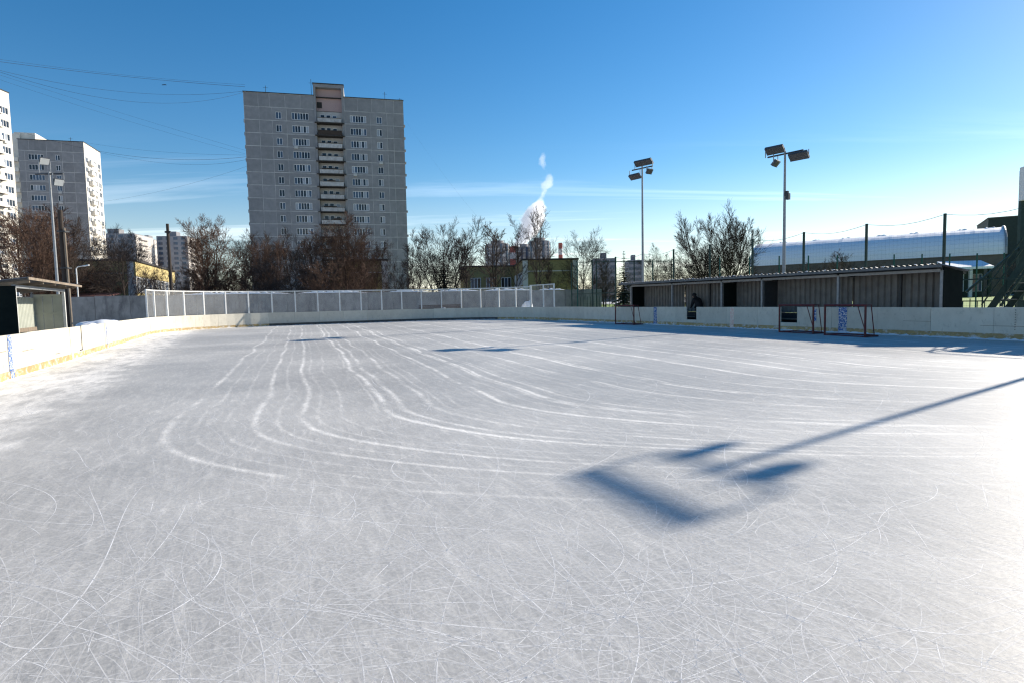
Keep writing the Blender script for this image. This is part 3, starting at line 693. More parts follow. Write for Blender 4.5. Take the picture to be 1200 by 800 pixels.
def antenna(par, x, y, z, h):
    MB().tube((x, y, z), (x, y, z + h), .05, n=5).tube((x - .5, y, z + h*.8), (x + .5, y, z + h*.8), .03, n=4).build('antenna', X['dark_metal'], par)

# --- the grey panel tower
A = at(294.5, 300, 130.5); B = at(479, 320, 138.5); A.z = B.z = 0
ang = math.atan2(B.y - A.y, B.x - A.x); TW = (B - A).length; sc = TW / 34.0
HT = at(285.5, 107.5, 130.5).z
tw = thing('apartment_tower', 'tall grey concrete panel apartment tower with central balcony bay', 'building', A, ang)
fh = 2.8; NFL = int((HT - 3.0)//fh); zb = HT - 3.0 - NFL*fh
rng = random.Random(11)
S_ = lambda x: x * sc
b0, b1 = S_(14.4), S_(20.9)
MB().box(.04, b0 - .02, .135, 14, -2, HT - .15).box(b1 + .02, TW - .04, .135, 14, -2, HT - .15).box(b0 - .02, b1 + .02, 1.5, 14, -2, HT + 2.6).build('wall', X['joint'], tw)
cl = [(0, S_(3.0), None), (S_(3.0), S_(5.6), None), (S_(5.6), S_(8.6), (S_(6.4), S_(7.55), .4, 1.9, 2)), (S_(8.6), b0, (S_(9.7), S_(13.2), .4, 1.9, 6))]
cr_ = [(b1, S_(26.5), (S_(22.1), S_(25.6), .4, 1.9, 6)), (S_(26.5), S_(30.2), (S_(27.9), S_(29.05), .4, 1.9, 2)), (S_(30.2), S_(31.6), None), (S_(31.6), TW, None)]
facade(tw, cl + cr_, NFL, fh, zb, rng)
for (x0, x1) in ((0, 2.9), (2.9, 5.2), (5.2, 8.4), (8.4, 11.6), (11.6, 14.4), (20.9, 23.8), (23.8, 26.9), (26.9, 29.9), (29.9, 31.8), (31.8, 34)):
    link('panel', panel_mesh(S_(x1) - S_(x0), 3.0, None, 'panel'), tw, (S_(x0), 0, zb + NFL*fh))
for (x0, x1) in ((0, b0), (b1, TW)): MB().box(x0 - .1, x1 + .1, -.12, .5, HT - .02, HT + .14).build('roof_edge', X['tar'], tw)
MB().box(0, TW, .6, 14, HT - .1, HT + .02).build('roof', X['tar'], tw)
# bay
MB().box(b0 + .01, b0 + .5, 0.02, 1.49, zb - 2, HT + 2.6).box(b1 - .5, b1 - .01, .02, 1.49, zb - 2, HT + 2.6).box(b0 + .5, b1 - .5, .02, 1.49, HT + 1.9, HT + 2.6).build('bay_frame', X['panel'], tw)
MB().box(b0 + .5, b1 - .5, 1.2, 1.49, HT - 2.9, HT + 1.88).build('bay_top_wall', X['pink'], tw)
MB().box(b0 + .65, b0 + 1.7, 1.15, 1.19, HT - 2.3, HT - 1.0).build('bay_opening', X['rubber'], tw)
MB().box(b0 - .1, b1 + .1, -.1, 1.6, HT + 2.61, HT + 2.8).build('roof_edge', X['tar'], tw)
for k in range(NFL):
    z = zb + k*fh
    MB().box(b0 + .5, b1 - .5, 1.3, 1.49, z + .02, z + fh - .02).build('bay_wall', X['cream'], tw)
    for (xa, w_, za, h_) in ((1.25, .95, .75, 1.35), (2.5, .95, .75, 1.35)):
        fo = link('window', window_meshes(w_, h_, 1, rng.choice((0, 1)))[0], tw, (b0 + xa, 1.17, z + za)); MB().quad((.05, .09, .06), (w_ - .05, .09, .06), (w_ - .05, .09, h_ - .06), (.05, .09, h_ - .06)).build('pane', X['g1'], fo)
    add_window(tw, b0 + 3.85, z + 1.2, .95, .8, 1, rng, 1.17)
    MB().box(b0 + .1, b1 - .1, -.55, 1.28, z - .14, z + .02).build('balcony_slab', X['slab'], tw)
    dirty = (k == NFL - 2)
    dz = rng.uniform(-.06, .06)
    pa = MB(); h_ = .95 + dz
    pa.box(b0 + .75, b1 - .7, -.55, -.46, z + .06, z + h_).box(b0 + .75, b0 + .84, -.458, 1.2, z + .06, z + h_).box(b1 - .79, b1 - .7, -.458, 1.2, z + .06, z + h_)
    pa.build('parapet', X['clutter' if dirty else 'parapet'], tw)
    MB().box(b0 + .7, b1 - .65, -.6, -.42, z + h_ + .01, z + h_ + .09).build('handrail', X['clutter'], tw)
    if rng.random() < .45: MB().box(b0 + rng.uniform(1, 3.5), b0 + rng.uniform(4, 5.5), -.4, .1, z + h_ + .1, z + h_ + rng.uniform(.2, .45)).build('balcony_clutter', X['clutter'], tw)
# balconies on the two end walls, seen only as bumps on the outline
for k in range(NFL):
    z = zb + k*fh
    MB().box(-.5, -.02, 2.0, 6.5, z - .12, z + .55).build('side_balcony', X['panel'], tw)
    if k % 2 == 0 or k > 9: MB().box(TW + .02, TW + .35, 1.2, 2.0, z + .3, z + .75).build('air_conditioner', X['panel'], tw)
antenna(tw, S_(4.3), 2, HT, 2.2); antenna(tw, S_(30), 2, HT, 2.4); antenna(tw, b0 - .5, 2, HT, 4.2); antenna(tw, S_(33.4), 2, HT, 1.2)
for xx in (16, 17.6, 19): MB().box(S_(xx), S_(xx + .7), 2, 2.8, HT + 2.6, HT + 3.15).build('roof_vent', X['tar'], tw)

# --- the two pale towers at the edge of the picture
def white_face(root, Wd, floors, fh, z0, rng):
    n = max(2, int(round(Wd/3.3))); cw = Wd/n
    cols = [(i*cw, (i+1)*cw, (i*cw + cw*.16, (i+1)*cw - cw*.16, .5, 1.95, 3)) for i in range(n)]
    facade(root, cols, floors, fh, z0, rng, 'tower_side', ac=.22)
A2 = at(33, 330, 165); A2.z = 0; a2 = R(16)
t2 = thing('apartment_tower', 'grey and white apartment tower behind the bare trees at the picture edge', 'building', A2, a2)
H2 = at(24, 163, 165).z; w2, d2 = 15.6, 12.0; nf2 = int((H2 - 3)//2.8); z2 = H2 - 3 - nf2*2.8
MB().box(.03, w2 - .135, .135, d2 - .03, -2, H2 - .1).build('wall', X['joint'], t2)
facade(t2, [(0, 1.4, None), (1.4, 6.6, (2.2, 5.8, .4, 1.9, 5)), (6.6, 10.2, (8.6, 9.7, .4, 1.9, 2)), (10.2, 12.9, None), (12.9, w2 - .02, None)], nf2, 2.8, z2, rng)
for x0, x1 in ((0, 2.5), (2.5, 6.6), (6.6, 10.2), (10.2, 12.9), (12.9, w2 - .02)): link('panel', panel_mesh(x1 - x0, 3.0, None, 'panel'), t2, (x0, 0, z2 + nf2*2.8))
MB().box(-.1, w2 + .1, -.12, d2, H2 - .08, H2 + .1).build('roof', X['tar'], t2)
s2 = link('side_face', None, t2, (w2, 0, 0), math.pi/2)
white_face(s2, d2, nf2, 2.8, z2, rng)
for k in range(3): link('panel', panel_mesh(4.0, 3.0, None, 'tower_side'), s2, (k*4.0, 0, z2 + nf2*2.8))
for k in range(nf2): MB().box(2.2, 5.2, -.9, -.02, z2 + k*2.8, z2 + k*2.8 + 1.0).build('balcony', X['tower_side'], s2)
MB().box(-1.5, 3.4, 2.0, 9, H2 + .1, H2 + 2.3).build('roof_house', X['tower_side'], t2)
MB().box(-3.0, -.05, 1.5, 11, -2, H2 + 1.8).build('set_back_wing', X['tower_side'], t2)
for k in range(nf2): MB().box(-2.8, -.3, .3, 1.45, z2 + k*2.8 - .1, z2 + k*2.8 + .95).build('balcony', X['tower_side'], t2)
antenna(t2, 11.5, 3, H2, 1.8)
A3 = Vector((-107.6, 106, 0)); a3 = R(90.5)
t3 = thing('apartment_tower', 'bright white apartment tower cut by the picture edge, nearest of the towers', 'building', A3, a3)
H3 = at(6, 103, 128).z; w3 = 25.0; nf3 = int((H3 - 2.6)//2.8); z3 = H3 - 2.6 - nf3*2.8
MB().box(.03, w3 - .05, .135, 16, -2, H3 - .1).build('wall', X['tower_side'], t3)
white_face(t3, w3, nf3, 2.8, z3, rng)
for k in range(5): link('panel', panel_mesh(w3/5, 2.6, None, 'tower_side'), t3, (k*w3/5, 0, z3 + nf3*2.8))
for k in range(nf3):
    MB().box(w3 - 6.2, w3 - 3.3, -.8, -.02, z3 + k*2.8, z3 + k*2.8 + 1.0).build('balcony', X['tower_side'], t3)
    MB().box(w3 - 6.25, w3 - 3.25, -.85, -.01, z3 + k*2.8 - .12, z3 + k*2.8 - .01).build('balcony_slab', X['slab'], t3)
MB().box(-.1, w3 + .1, -.12, 16, H3 - .08, H3 + .08).build('roof', X['tar'], t3)

# --- low kindergarten blocks
def low_block(label, P0, P1, depth, h, gable, front, rng, windows=True, name='kindergarten_block', wbands=True):
    """P0 -> P1 is the long windowed face; gable wall turns back from P0"""
    P0 = Vector((P0.x, P0.y, 0)); P1 = Vector((P1.x, P1.y, 0)); Ln = (P1 - P0).length; a = math.atan2(P1.y - P0.y, P1.x - P0.x)
    t = thing(name, label, 'building', P0, a)
    MB().box(.02, Ln, .25, depth, -.2, h - .1).build('wall', X[gable], t)
    MB().box(-.15, Ln + .15, -.2, depth + .15, h - .1, h + .12).build('roof', X['tar'], t)
    MB().box(0, Ln, .0, .24, h - 1.9, h - .12).build('fascia_band', X[front], t)
    MB().box(0, Ln, .05, .24, h - 4.6, h - 4.0).build('spandrel_band', X[front], t)
    n = max(3, int(Ln/2.6))
    for r_, (z0, z1) in enumerate(((h - 3.95, h - 1.95), (h - 6.6, h - 4.65))):
        for k in range(n):
            x0 = Ln*k/n
            MB().box(x0 + .002, x0 + .55, .02, .24, z0, z1).build('pier', X['whitewash'], t)
            if windows: add_window(t, x0 + .56, z0, Ln/n - .57, z1 - z0, 2, rng, .06)
    MB().box(-.06, -.0, .2, .9, -.2, h - .12).box(-.06, 0., depth - .7, depth, -.2, h - .12).build('corner_strip', X['whitewash'], t)
    MB().box(-.03, .015, .92, depth - .72, h - 1.62, h - 1.5).build('string_course', X['whitewash'], t)
    return t
c0 = at(160.5, 340, 73); c1 = at(206, 340, 97)
low_block('low yellow two-storey building, its sunlit window face turned to the rink', c0, c1, 11, at(160, 305.5, 73).z, 'olive', 'yellow', rng)
# the two middle gables: windowless end wall faces the rink, windows on the face turned away to the side
def gable_block(label, xl, xr, ytop, Y, yawdeg, depth, rng, h=None):
    P = at(xl, 340, Y); P.z = 0; P2 = at(xr, 340, Y); w = (P2.x - P.x)/math.cos(R(yawdeg))
    h = h or at((xl + xr)/2, ytop, Y).z; t = thing('kindergarten_block', label, 'building', P, R(yawdeg))
    MB().box(0, w, 0, depth, -.2, h - .1).build('wall', X['olive'], t)
    MB().box(-.15, w + .15, -.15, depth + .15, h - .1, h + .12).build('roof', X['tar'], t)
    for x0 in (.0, w - .75): MB().box(x0, x0 + .75, -.05, -.003, -.2, h - .12).build('corner_strip', X['whitewash'], t)
    MB().box(.77, w - .77, -.045, -.003, h - 1.75, h - 1.62).build('string_course', X['whitewash'], t)
    n = int(depth/2.8)
    for r_, zz_ in enumerate((.8, 3.9)):
        for k in range(n):
            fo = link('window', window_meshes(1.9, 1.9, 2, k % 6)[0], t, (-.13, depth*(k + .8)/n, zz_), -math.pi/2)
            link('pane', window_meshes(1.9, 1.9, 2, k % 6)[1], fo)
    return t, w, h
gable_block('olive windowless gable wall half hidden by the brown trees below the grey tower', 380, 451, 304.5, 79, 14, 24, rng)
tB, wB, hB = gable_block('olive gable block with white corner strips left of the green mesh fence', 613, 678, 304, 86, 4, 26, rng)
P = at(545, 340, 100); P.z = 0
tC = thing('kindergarten_block', 'set-back olive wing with pale windows beside the white-cornered gable', 'building', P, R(9))
wC = 11.5; hC = at(575, 312, 100).z
MB().box(0, wC, 0, 10, -.2, hC - .1).build('wall', X['olive'], tC); MB().box(-.15, wC + .15, -.15, 10.1, hC - .1, hC + .12).build('roof', X['tar'], tC)
for zz_ in (.8, 3.7):
    for k in range(4): add_window(tC, 1.0 + k*2.6, zz_, 1.7, 1.9, 3, rng, -.13)
P = at(76, 345, 62); P.z = 0
t = thing('garden_shed', 'low shed with dark red roof just behind the grey wall', 'shed', P, R(12))
MB().box(0, 3.8, 0, 3, -.1, 2.9).build('wall', X['olive'], t); MB().hexa([(-.2,-.3,2.9),(4.0,-.3,2.9),(4.0,3.2,3.3),(-.2,3.2,3.3),(-.2,-.3,3.05),(4.0,-.3,3.05),(4.0,3.2,3.45),(-.2,3.2,3.45)]).build('roof', X['brick'], t)

# --- far blocks of flats
wme = MB().box(0, 2.4, -.06, .0, 0, 1.6).mesh('window', X['g2'])
def far_block(label, xl, xr, ytop, Y, lit, rng, yaw=0., depth=22):
    P = at(xl, 340, Y); P.z = 0; w = (at(xr, 340, Y) - at(xl, 340, Y)).length; h = at((xl + xr)/2, ytop, Y).z
    t = thing('distant_apartment_block', label, 'building', P, R(yaw), 'far blocks of flats behind the yellow building')
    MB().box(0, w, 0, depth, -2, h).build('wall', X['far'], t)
    MB().box(w*.35, w*.6, 3, 9, h, h + 3).build('roof_house', X['far'], t)
    f_ = int(h/3.0); n = max(3, int(w/4.2)); zlo = max(0, f_ - 17)
    for k in range(zlo, f_):
        for i in range(n):
            link('window', wme, t, (w*(i + .22)/n, 0, h - (f_ - k)*3.0 + .7))
    if lit:
        MB().box(w, w + .4, .3, depth - .3, -2, h - .6).build('lit_side', X['farlit'], t)  # sunlight on this flank is painted in: paler slab and balconies
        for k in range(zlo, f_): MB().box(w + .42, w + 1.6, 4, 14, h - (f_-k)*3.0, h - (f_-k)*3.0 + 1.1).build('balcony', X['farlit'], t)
    return t
far_block('widest of the distant shaded flats, left of the slim black pole', 108, 158, 273.5, 330, True, rng, 8)
far_block('narrow distant shaded flats in the gap beside the slim black pole', 164, 182, 280.5, 400, True, rng, 8)
far_block('distant shaded flats with pale sunlit edge right of the slim black pole', 187, 220, 276.5, 360, True, rng, 8)
far_block('distant beige flats behind the green mesh fence left of the spruce', 696, 722, 303, 300, False, rng, -4, 14)
far_block('distant low flats just right of the narrow spruce', 736, 752, 305, 320, False, rng, -4, 14)
def round_tower(label, x, ytop, Y, rad, rng):
    P = at(x, 340, Y); P.z = 0; h = at(x, ytop, Y).z
    t = thing('distant_round_tower', label, 'building', P, 0, 'far round apartment towers below the steam')
    MB().tube((0, 0, -2), (0, 0, h), rad, n=20).build('wall', X['farround'], t)
    for k in range(int(h/3.4)):
        z = h - 3.0 - k*3.4
        MB().tube((0, 0, z), (0, 0, z + 1.3), rad + .5, n=20).build('balcony_ring', X['farlit' if k % 2 else 'farround'], t)
    MB().tube((0, 0, h), (0, 0, h + 3.5), rad*.55, n=14).build('roof_house', X['farround'], t)
    for k in range(10):
        a_ = 2*math.pi*k/10
        MB().obox((rad*1.03*math.cos(a_), rad*1.03*math.sin(a_), h/2), (math.cos(a_)*.5, math.sin(a_)*.5, 0), (-math.sin(a_)*1.3, math.cos(a_)*1.3, 0), (0, 0, h/2 - 1)).build('window_column', X['g2'], t)
    return t
round_tower('distant round tower left of the steaming chimney', 584, 286.5, 640, 12.5, rng)
round_tower('tallest distant round tower right of the steaming chimney', 633, 283, 660, 11.5, rng)
round_tower('lower distant tower tucked between chimney and tallest round tower', 615, 290, 690, 9.0, rng)
def chimney(label, x, ytop, Y, rad, bands):
    P = at(x, 340, Y); P.z = 0; h = at(x, ytop, Y).z
    t = thing('factory_chimney', label, 'chimney', P); bh = 7.5
    z = h; k = 0
    while z > 0:
        z1 = max(z - bh, -1)
        MB().tube((0, 0, z1), (0, 0, z), rad*(1 + .3*(1 - z1/h)), rad*(1 + .3*(1 - z/h)), 16).build('band', X['chred' if k % 2 == 0 else 'chwhite'], t); z = z1; k += 1
    return t, P, h
ch, chP, chH = chimney('wide red and white banded chimney giving off white steam', 601, 289.5, 720, 6.2, 6)
chimney('thin red and white banded chimney above the olive gable roof', 657.5, 285, 760, 2.6, 8)

# --- steam from the wide chimney
def steam():
    m = bpy.data.materials.new('steam'); m.use_nodes = True; t = m.node_tree; n = t.nodes; l = t.links
    n.remove(n['Principled BSDF']); pv = n.new('ShaderNodeVolumePrincipled'); l.new(pv.outputs[0], n['Material Output'].inputs['Volume'])
    pv.inputs['Color'].default_value = (.97, .97, .98, 1); pv.inputs['Anisotropy'].default_value = .35
    tcn = n.new('ShaderNodeTexCoord'); sp = n.new('ShaderNodeSeparateXYZ'); l.new(tcn.outputs['Object'], sp.inputs[0])
    def ma(op, a, b=None, clamp=False):
        k = n.new('ShaderNodeMath'); k.operation = op; k.use_clamp = clamp
        for i, v in enumerate((a, b)):
            if v is None: continue
            if isinstance(v, (int, float)): k.inputs[i].default_value = v
            else: l.new(v, k.inputs[i])
        return k.outputs[0]
    x, y, z = sp.outputs
    nzx = n.new('ShaderNodeTexNoise'); nzx.inputs['Scale'].default_value = .045; nzx.inputs['Detail'].default_value = 6; nzx.inputs['Roughness'].default_value = .55; l.new(tcn.outputs['Object'], nzx.inputs['Vector'])
    cx_ = n.new('ShaderNodeFloatCurve'); c = cx_.mapping.curves[0]
    for p_ in ((.10, .28), (.25, .42), (.40, .52), (.52, .64), (.66, .80), (.76, .86), (.90, .70)): c.points.new(*p_)
    c.points[0].location = (0, .12); c.points[-1].location = (1, .75); cx_.mapping.update()
    zn = ma('DIVIDE', z, 110., True); l.new(zn, cx_.inputs['Value'])
    rr = n.new('ShaderNodeFloatCurve'); c = rr.mapping.curves[0]
    for p_ in ((.10, .44), (.22, .54), (.38, .50), (.47, .36), (.54, .20), (.60, .08), (.68, .26), (.76, .20), (.82, .0), (.92, .10)): c.points.new(*p_)
    c.points[0].location = (0, .20); c.points[-1].location = (1, 0); rr.mapping.update(); l.new(zn, rr.inputs['Value'])
    dx = ma('SUBTRACT', x, ma('MULTIPLY', cx_.outputs[0], 55.)); rad = ma('MULTIPLY', rr.outputs[0], 25.)
    d = ma('SQRT', ma('ADD', ma('MULTIPLY', dx, dx), ma('MULTIPLY', y, y)))
    d = ma('ADD', d, ma('MULTIPLY', ma('SUBTRACT', nzx.outputs['Fac'], .5), 34.))
    mr = n.new('ShaderNodeMapRange'); mr.interpolation_type = 'SMOOTHSTEP'
    l.new(ma('SUBTRACT', rad, d), mr.inputs['Value']); mr.inputs['From Min'].default_value = -1.5; mr.inputs['From Max'].default_value = 4; mr.inputs['To Max'].default_value = .16
    thin = n.new('ShaderNodeMapRange'); l.new(zn, thin.inputs['Value']); thin.inputs['From Min'].default_value = .42; thin.inputs['From Max'].default_value = .62; thin.inputs['To Min'].default_value = 1; thin.inputs['To Max'].default_value = .22
    l.new(ma('MULTIPLY', mr.outputs[0], thin.outputs[0]), pv.inputs['Density'])
    return m
sm_ = MB().box(-22, 66, -26, 26, 0, 112).build('steam', steam(), None, (chP.x, chP.y, chH - 1))
tag(sm_, 'white steam drifting up from the wide banded chimney', 'steam', kind='stuff')

# --- snow-roofed hangar, green hall and sheds beyond the right boards
P0 = at(880, 330, 205); P1 = at(1176, 330, 165); P0.z = P1.z = 0; a = math.atan2(P1.y - P0.y, P1.x - P0.x); Ln = (P1 - P0).length
hg = thing('arched_hangar', 'long arched hangar under a snow-covered curved roof', 'hangar', P0, a)
ze = 11.7; rise = 8.6; dep = 32.0
MB().box(0, Ln, .1, dep - .1, -.2, ze - .15).build('wall', X['brownwall'], hg)
MB().box(-.2, Ln + .2, -.25, dep + .25, ze - .148, ze).build('eaves', X['brownwall'], hg)
na = 20; nl = 60; m = MB(); rr_ = random.Random(4); prof = []
for i in range(nl + 1):
    row = []
    for k in range(na + 1):
        th_ = math.pi*k/na; j = rr_.uniform(-.05, .05)
        row.append((-.3 + (Ln + .6)*i/nl, dep/2 - (dep/2 + .2 + j)*math.cos(th_), ze + .003 + (rise + j + (.08 if i % 6 == 0 else 0))*math.sin(th_)**.8))
    prof.append(row)
for r0_, r1_ in zip(prof, prof[1:]):
    for k in range(na): m.quad(r0_[k], r1_[k], r1_[k+1], r0_[k+1])
m.build('roof', X['snow'], hg, smooth=True)
m = MB(); c_ = (Ln + .28, dep/2, ze)
for k in range(na): m.tri(c_, prof[-1][k], prof[-1][k+1])
m.build('gable', X['sheet'], hg)
m = MB(); ys = [dep/2 - (dep/2 + .42)*math.cos(math.pi*k/na) for k in range(na+1)]; zs = [ze + (rise + .25)*math.sin(math.pi*k/na)**.8 for k in range(na+1)]
m.path([(Ln + .3, y_, z_) for y_, z_ in zip(ys, zs)], .3, 6); m.build('roof_rim', X['grey_metal'], hg)
for k in range(7): lump_strip(3.6, .6, .6, rr_, 8).build('snow_drift', X['snow'], hg, (7 + k*9.6 + rr_.uniform(-2, 2), dep*.36, ze + rise*.95), 0, True)
P = at(1156, 330, 215); P.z = 0
gh = thing('green_hall', 'boxy dark green clad hall at the end of the arched hangar', 'building', P, R(-32))
hh = at(1172, 255, 215).z
MB().box(0, 46, .2, 30, -.2, hh - .3).build('wall', X['greenclad'], gh)
for k in range(14): MB().box(0, 46, .1, .195, 1.6*k + .03, 1.6*k + 1.57).build('cladding_board', X['greenclad'], gh) if 1.6*k + 1.57 < hh - .3 else None
MB().box(-.2, 46.2, -.1, 30.2, hh - .3, hh).build('roof', X['brownwall'], gh)
P = at(1111, 345, 158); P.z = 0
sd = thing('entrance_porch', 'entrance porch under bluish snow at the end of the arched hangar', 'porch', P, R(-14))
MB().box(.6, 9.0, 2.0, 6.0, -.1, 7.3).build('wall', X['greenclad'], sd)
MB().hexa([(-.4,-.8,7.4),(10,-.8,7.4),(10,6.0,9.2),(-.4,6.0,9.2),(-.4,-.8,8.0),(10,-.8,8.0),(10,6.0,9.9),(-.4,6.0,9.9)]).build('roof', X['snow'], sd)
for x_ in (.4, 4.7, 9.0): MB().box(x_, x_ + .7, -.4, .3, -.1, 7.38).build('column', X['whitewash' if x_ == 4.7 else 'greenclad'], sd)
add_window(sd, 1.8, 1.5, 2.6, 4.6, 2, rng, 1.86); add_window(sd, 6.0, 1.5, 2.6, 4.6, 2, rng, 1.86)
# railing in front of the pitch
P = W(17.5, 31.0)
rl = thing('pitch_railing', 'low dark railing before the bright green turf', 'railing', P, RZR)
for z_ in (.35, 1.15): MB().box(0, 9, -.02, .02, z_, z_ + .05).build('rail', X['green_metal'], rl)
for k in range(31): MB().box(k*.3 - .015, k*.3 + .015, -.016, .016, .01 if k % 5 else -.1, 1.149 if k % 5 else 1.3).build('bar', X['green_metal'], rl)
# steel stair tower and scoreboard at the right edge
P = W(14.6, 28.6)
st = thing('steel_staircase', 'dark steel spectator stand with open stairs beside the right picture edge', 'stand', P, RZR)
for k in range(11): MB().box(.3 + k*.21, .3 + k*.21 + .24, .0, 1.3, .55 + k*.34, .60 + k*.34).build('tread', X['dark_metal'], st)
for y_ in (-.03, 1.31): MB().hexa([(.0, y_, .1), (.3, y_, .1), (.3, y_+.04, .1), (.0, y_+.04, .1), (2.5, y_, 4.3), (2.8, y_, 4.3), (2.8, y_+.04, 4.3), (2.5, y_+.04, 4.3)]).build('stringer', X['green_metal'], st)
for (x_, z_) in ((.3, 1.5), (1.1, 2.9), (1.9, 4.2), (2.7, 5.4)): MB().box(x_, x_ + .05, -.05, -.032, -.1, z_).build('stanchion', X['green_metal'], st)
for dz_ in (0, -.45): MB().path([(.3, -.04, 1.5 + dz_), (2.7, -.04, 5.4 + dz_), (9.4, -.04, 5.4 + dz_)], .03, 6).build('handrail', X['green_metal'], st)
for k in range(5): MB().box(2.85, 9.6, .1 + k*.5, .55 + k*.5, 4.45 + k*.05, 4.5 + k*.05).build('bench_row', X['dark_metal'], st)
for x_ in (2.8, 5.2, 7.4, 9.4):
    for y_ in (.02, 2.5): MB().box(x_, x_ + .12, y_, y_ + .1, -.1, 4.35).build('leg', X['green_metal'], st)
MB().box(2.8, 9.6, 0, 2.6, 4.352, 4.42).build('platform', X['dark_metal'], st)
for k in range(11): MB().box(2.82 + k*.6, 2.82 + k*.6 + .56, -.03, -.01, 3.0, 5.1).build('shadow_panel', X['dkgreen_sheet'], st)  # solid panels added to the stand to cast its broad shadow on the ice
MB().tube((2.85, -.06, 4.2), (1.0, -.06, 1.0), .05, n=6).build('brace', X['green_metal'], st)
P = at(1143, 356, 27); P.z = 0
pt = thing('picnic_table', 'low dark outdoor table in front of the bright green turf', 'table', P, R(-10))
MB().box(0, 1.6, 0, .7, .80, .86).build('table_top', X['dark_metal'], pt); MB().box(0, 1.6, -.5, -.2, .52, .57).build('bench_board', X['dark_metal'], pt)
for x_ in (.15, 1.35): MB().box(x_, x_ + .08, .0, .66, -.1, .798).box(x_, x_ + .08, -.46, -.25, -.1, .518).build('leg', X['dark_metal'], pt)
P = at(1193.5, 330, 27.5); P.z = 0
sbd = thing('scoreboard', 'white scoreboard box on dark green columns cut by the picture edge', 'scoreboard', P, R(-14))
zt = at(1193, 197, 27.5).z; zl = at(1193, 236, 27.5).z
for x_ in (.0, 3.1): MB().box(x_, x_ + .24, 0, .24, -.1, zt - .1).build('column', X['green_metal'], sbd)
MB().box(-.12, 3.5, -.42, -.02, zl, zt).build('cabinet', X['white_metal'], sbd)
MB().box(.1, 3.3, -.45, -.425, zl + .15, zt - .15).build('display', X['sheet'], sbd)
MB().box(.28, 3.0, .02, .12, at(1193, 290, 27.5).z, at(1193, 262, 27.5).z).build('advert_panel', X['orange'], sbd)
MB().obox((-1.0, .1, 2.6), (1.05, 0, 1.0), (0, .04, 0), (-.035, 0, .035)).build('brace', X['green_metal'], sbd)

# ------------------------------------------------------------------ overhead cables
def cable(label, pts3, r=.04):
    a, b, c = (Vector(p) for p in pts3); q = []
    tm = (b - a).length / ((b - a).length + (c - b).length)
    for k in range(25):
        t_ = k/24
        l0 = (t_ - tm)*(t_ - 1)/(tm); l1 = t_*(t_ - 1)/(tm*(tm - 1)); l2 = t_*(t_ - tm)/(1 - tm)
        q.append(a*l0 + b*l1 + c*l2)
    m = MB().path(q, r*.62, 4); tag(m.build('overhead_cable', X['cable']), label, 'cable', 'cables strung to the grey tower')
cable('topmost thin overhead cable reaching the grey tower roof', (at(-20, 67, 100), at(125, 86, 115), at(287, 99.5, 133)), .028)
cable('thick dark overhead cable just under the topmost one', (at(-20, 70, 100), at(125, 87.8, 115), at(287, 102, 133)), .05)
cable('overhead cable sagging slightly to the grey tower corner, third from top', (at(-20, 78, 100), at(130, 106.5, 115), at(287, 107, 133)), .038)
cable('deeply sagging overhead cable below the third one', (at(-20, 78, 100), at(150, 119, 115), at(287, 108, 133)), .038)
cable('thin straight overhead cable slanting down to the middle of the tower', (at(-20, 82, 100), at(125, 127.5, 115), at(289, 177, 133)), .022)
cable('lower of the two thin slanting overhead cables', (at(-20, 87, 100), at(150, 142, 115), at(289, 181, 133)), .022)
cable('thick overhead cable from the grey and white tower roof, sagging to mid tower', (at(32, 157, 165), at(165, 184.5, 150), at(290, 184, 133)), .05)
cable('thin overhead cable just above the thick sagging one at mid tower', (at(92, 166, 165), at(175, 177, 150), at(290, 182, 133)), .028)
cable('overhead cable sagging lowest between the two grey towers', (at(103, 176, 165), at(215, 193, 150), at(290, 187, 133)), .034)
cable('faint overhead cable rising to the tower from beside the white facade', (at(107, 238, 165), at(185, 225, 150), at(290, 195, 133)), .024)
cable('faint wire running down from the tower edge over the trees', (at(474, 140, 139), at(520, 205, 120), at(566, 262, 100)), .008)
tag(MB().hexa([(-.6,-.1,0),(.6,-.1,0),(.6,.1,0),(-.6,.1,0),(-.3,-.05,.14),(.3,-.05,.14),(.3,.05,.14),(-.3,.05,.14)]).build('bird', X['cable'], None, at(192.5, 100, 140)), 'tiny dark bird gliding below the cables', 'bird')

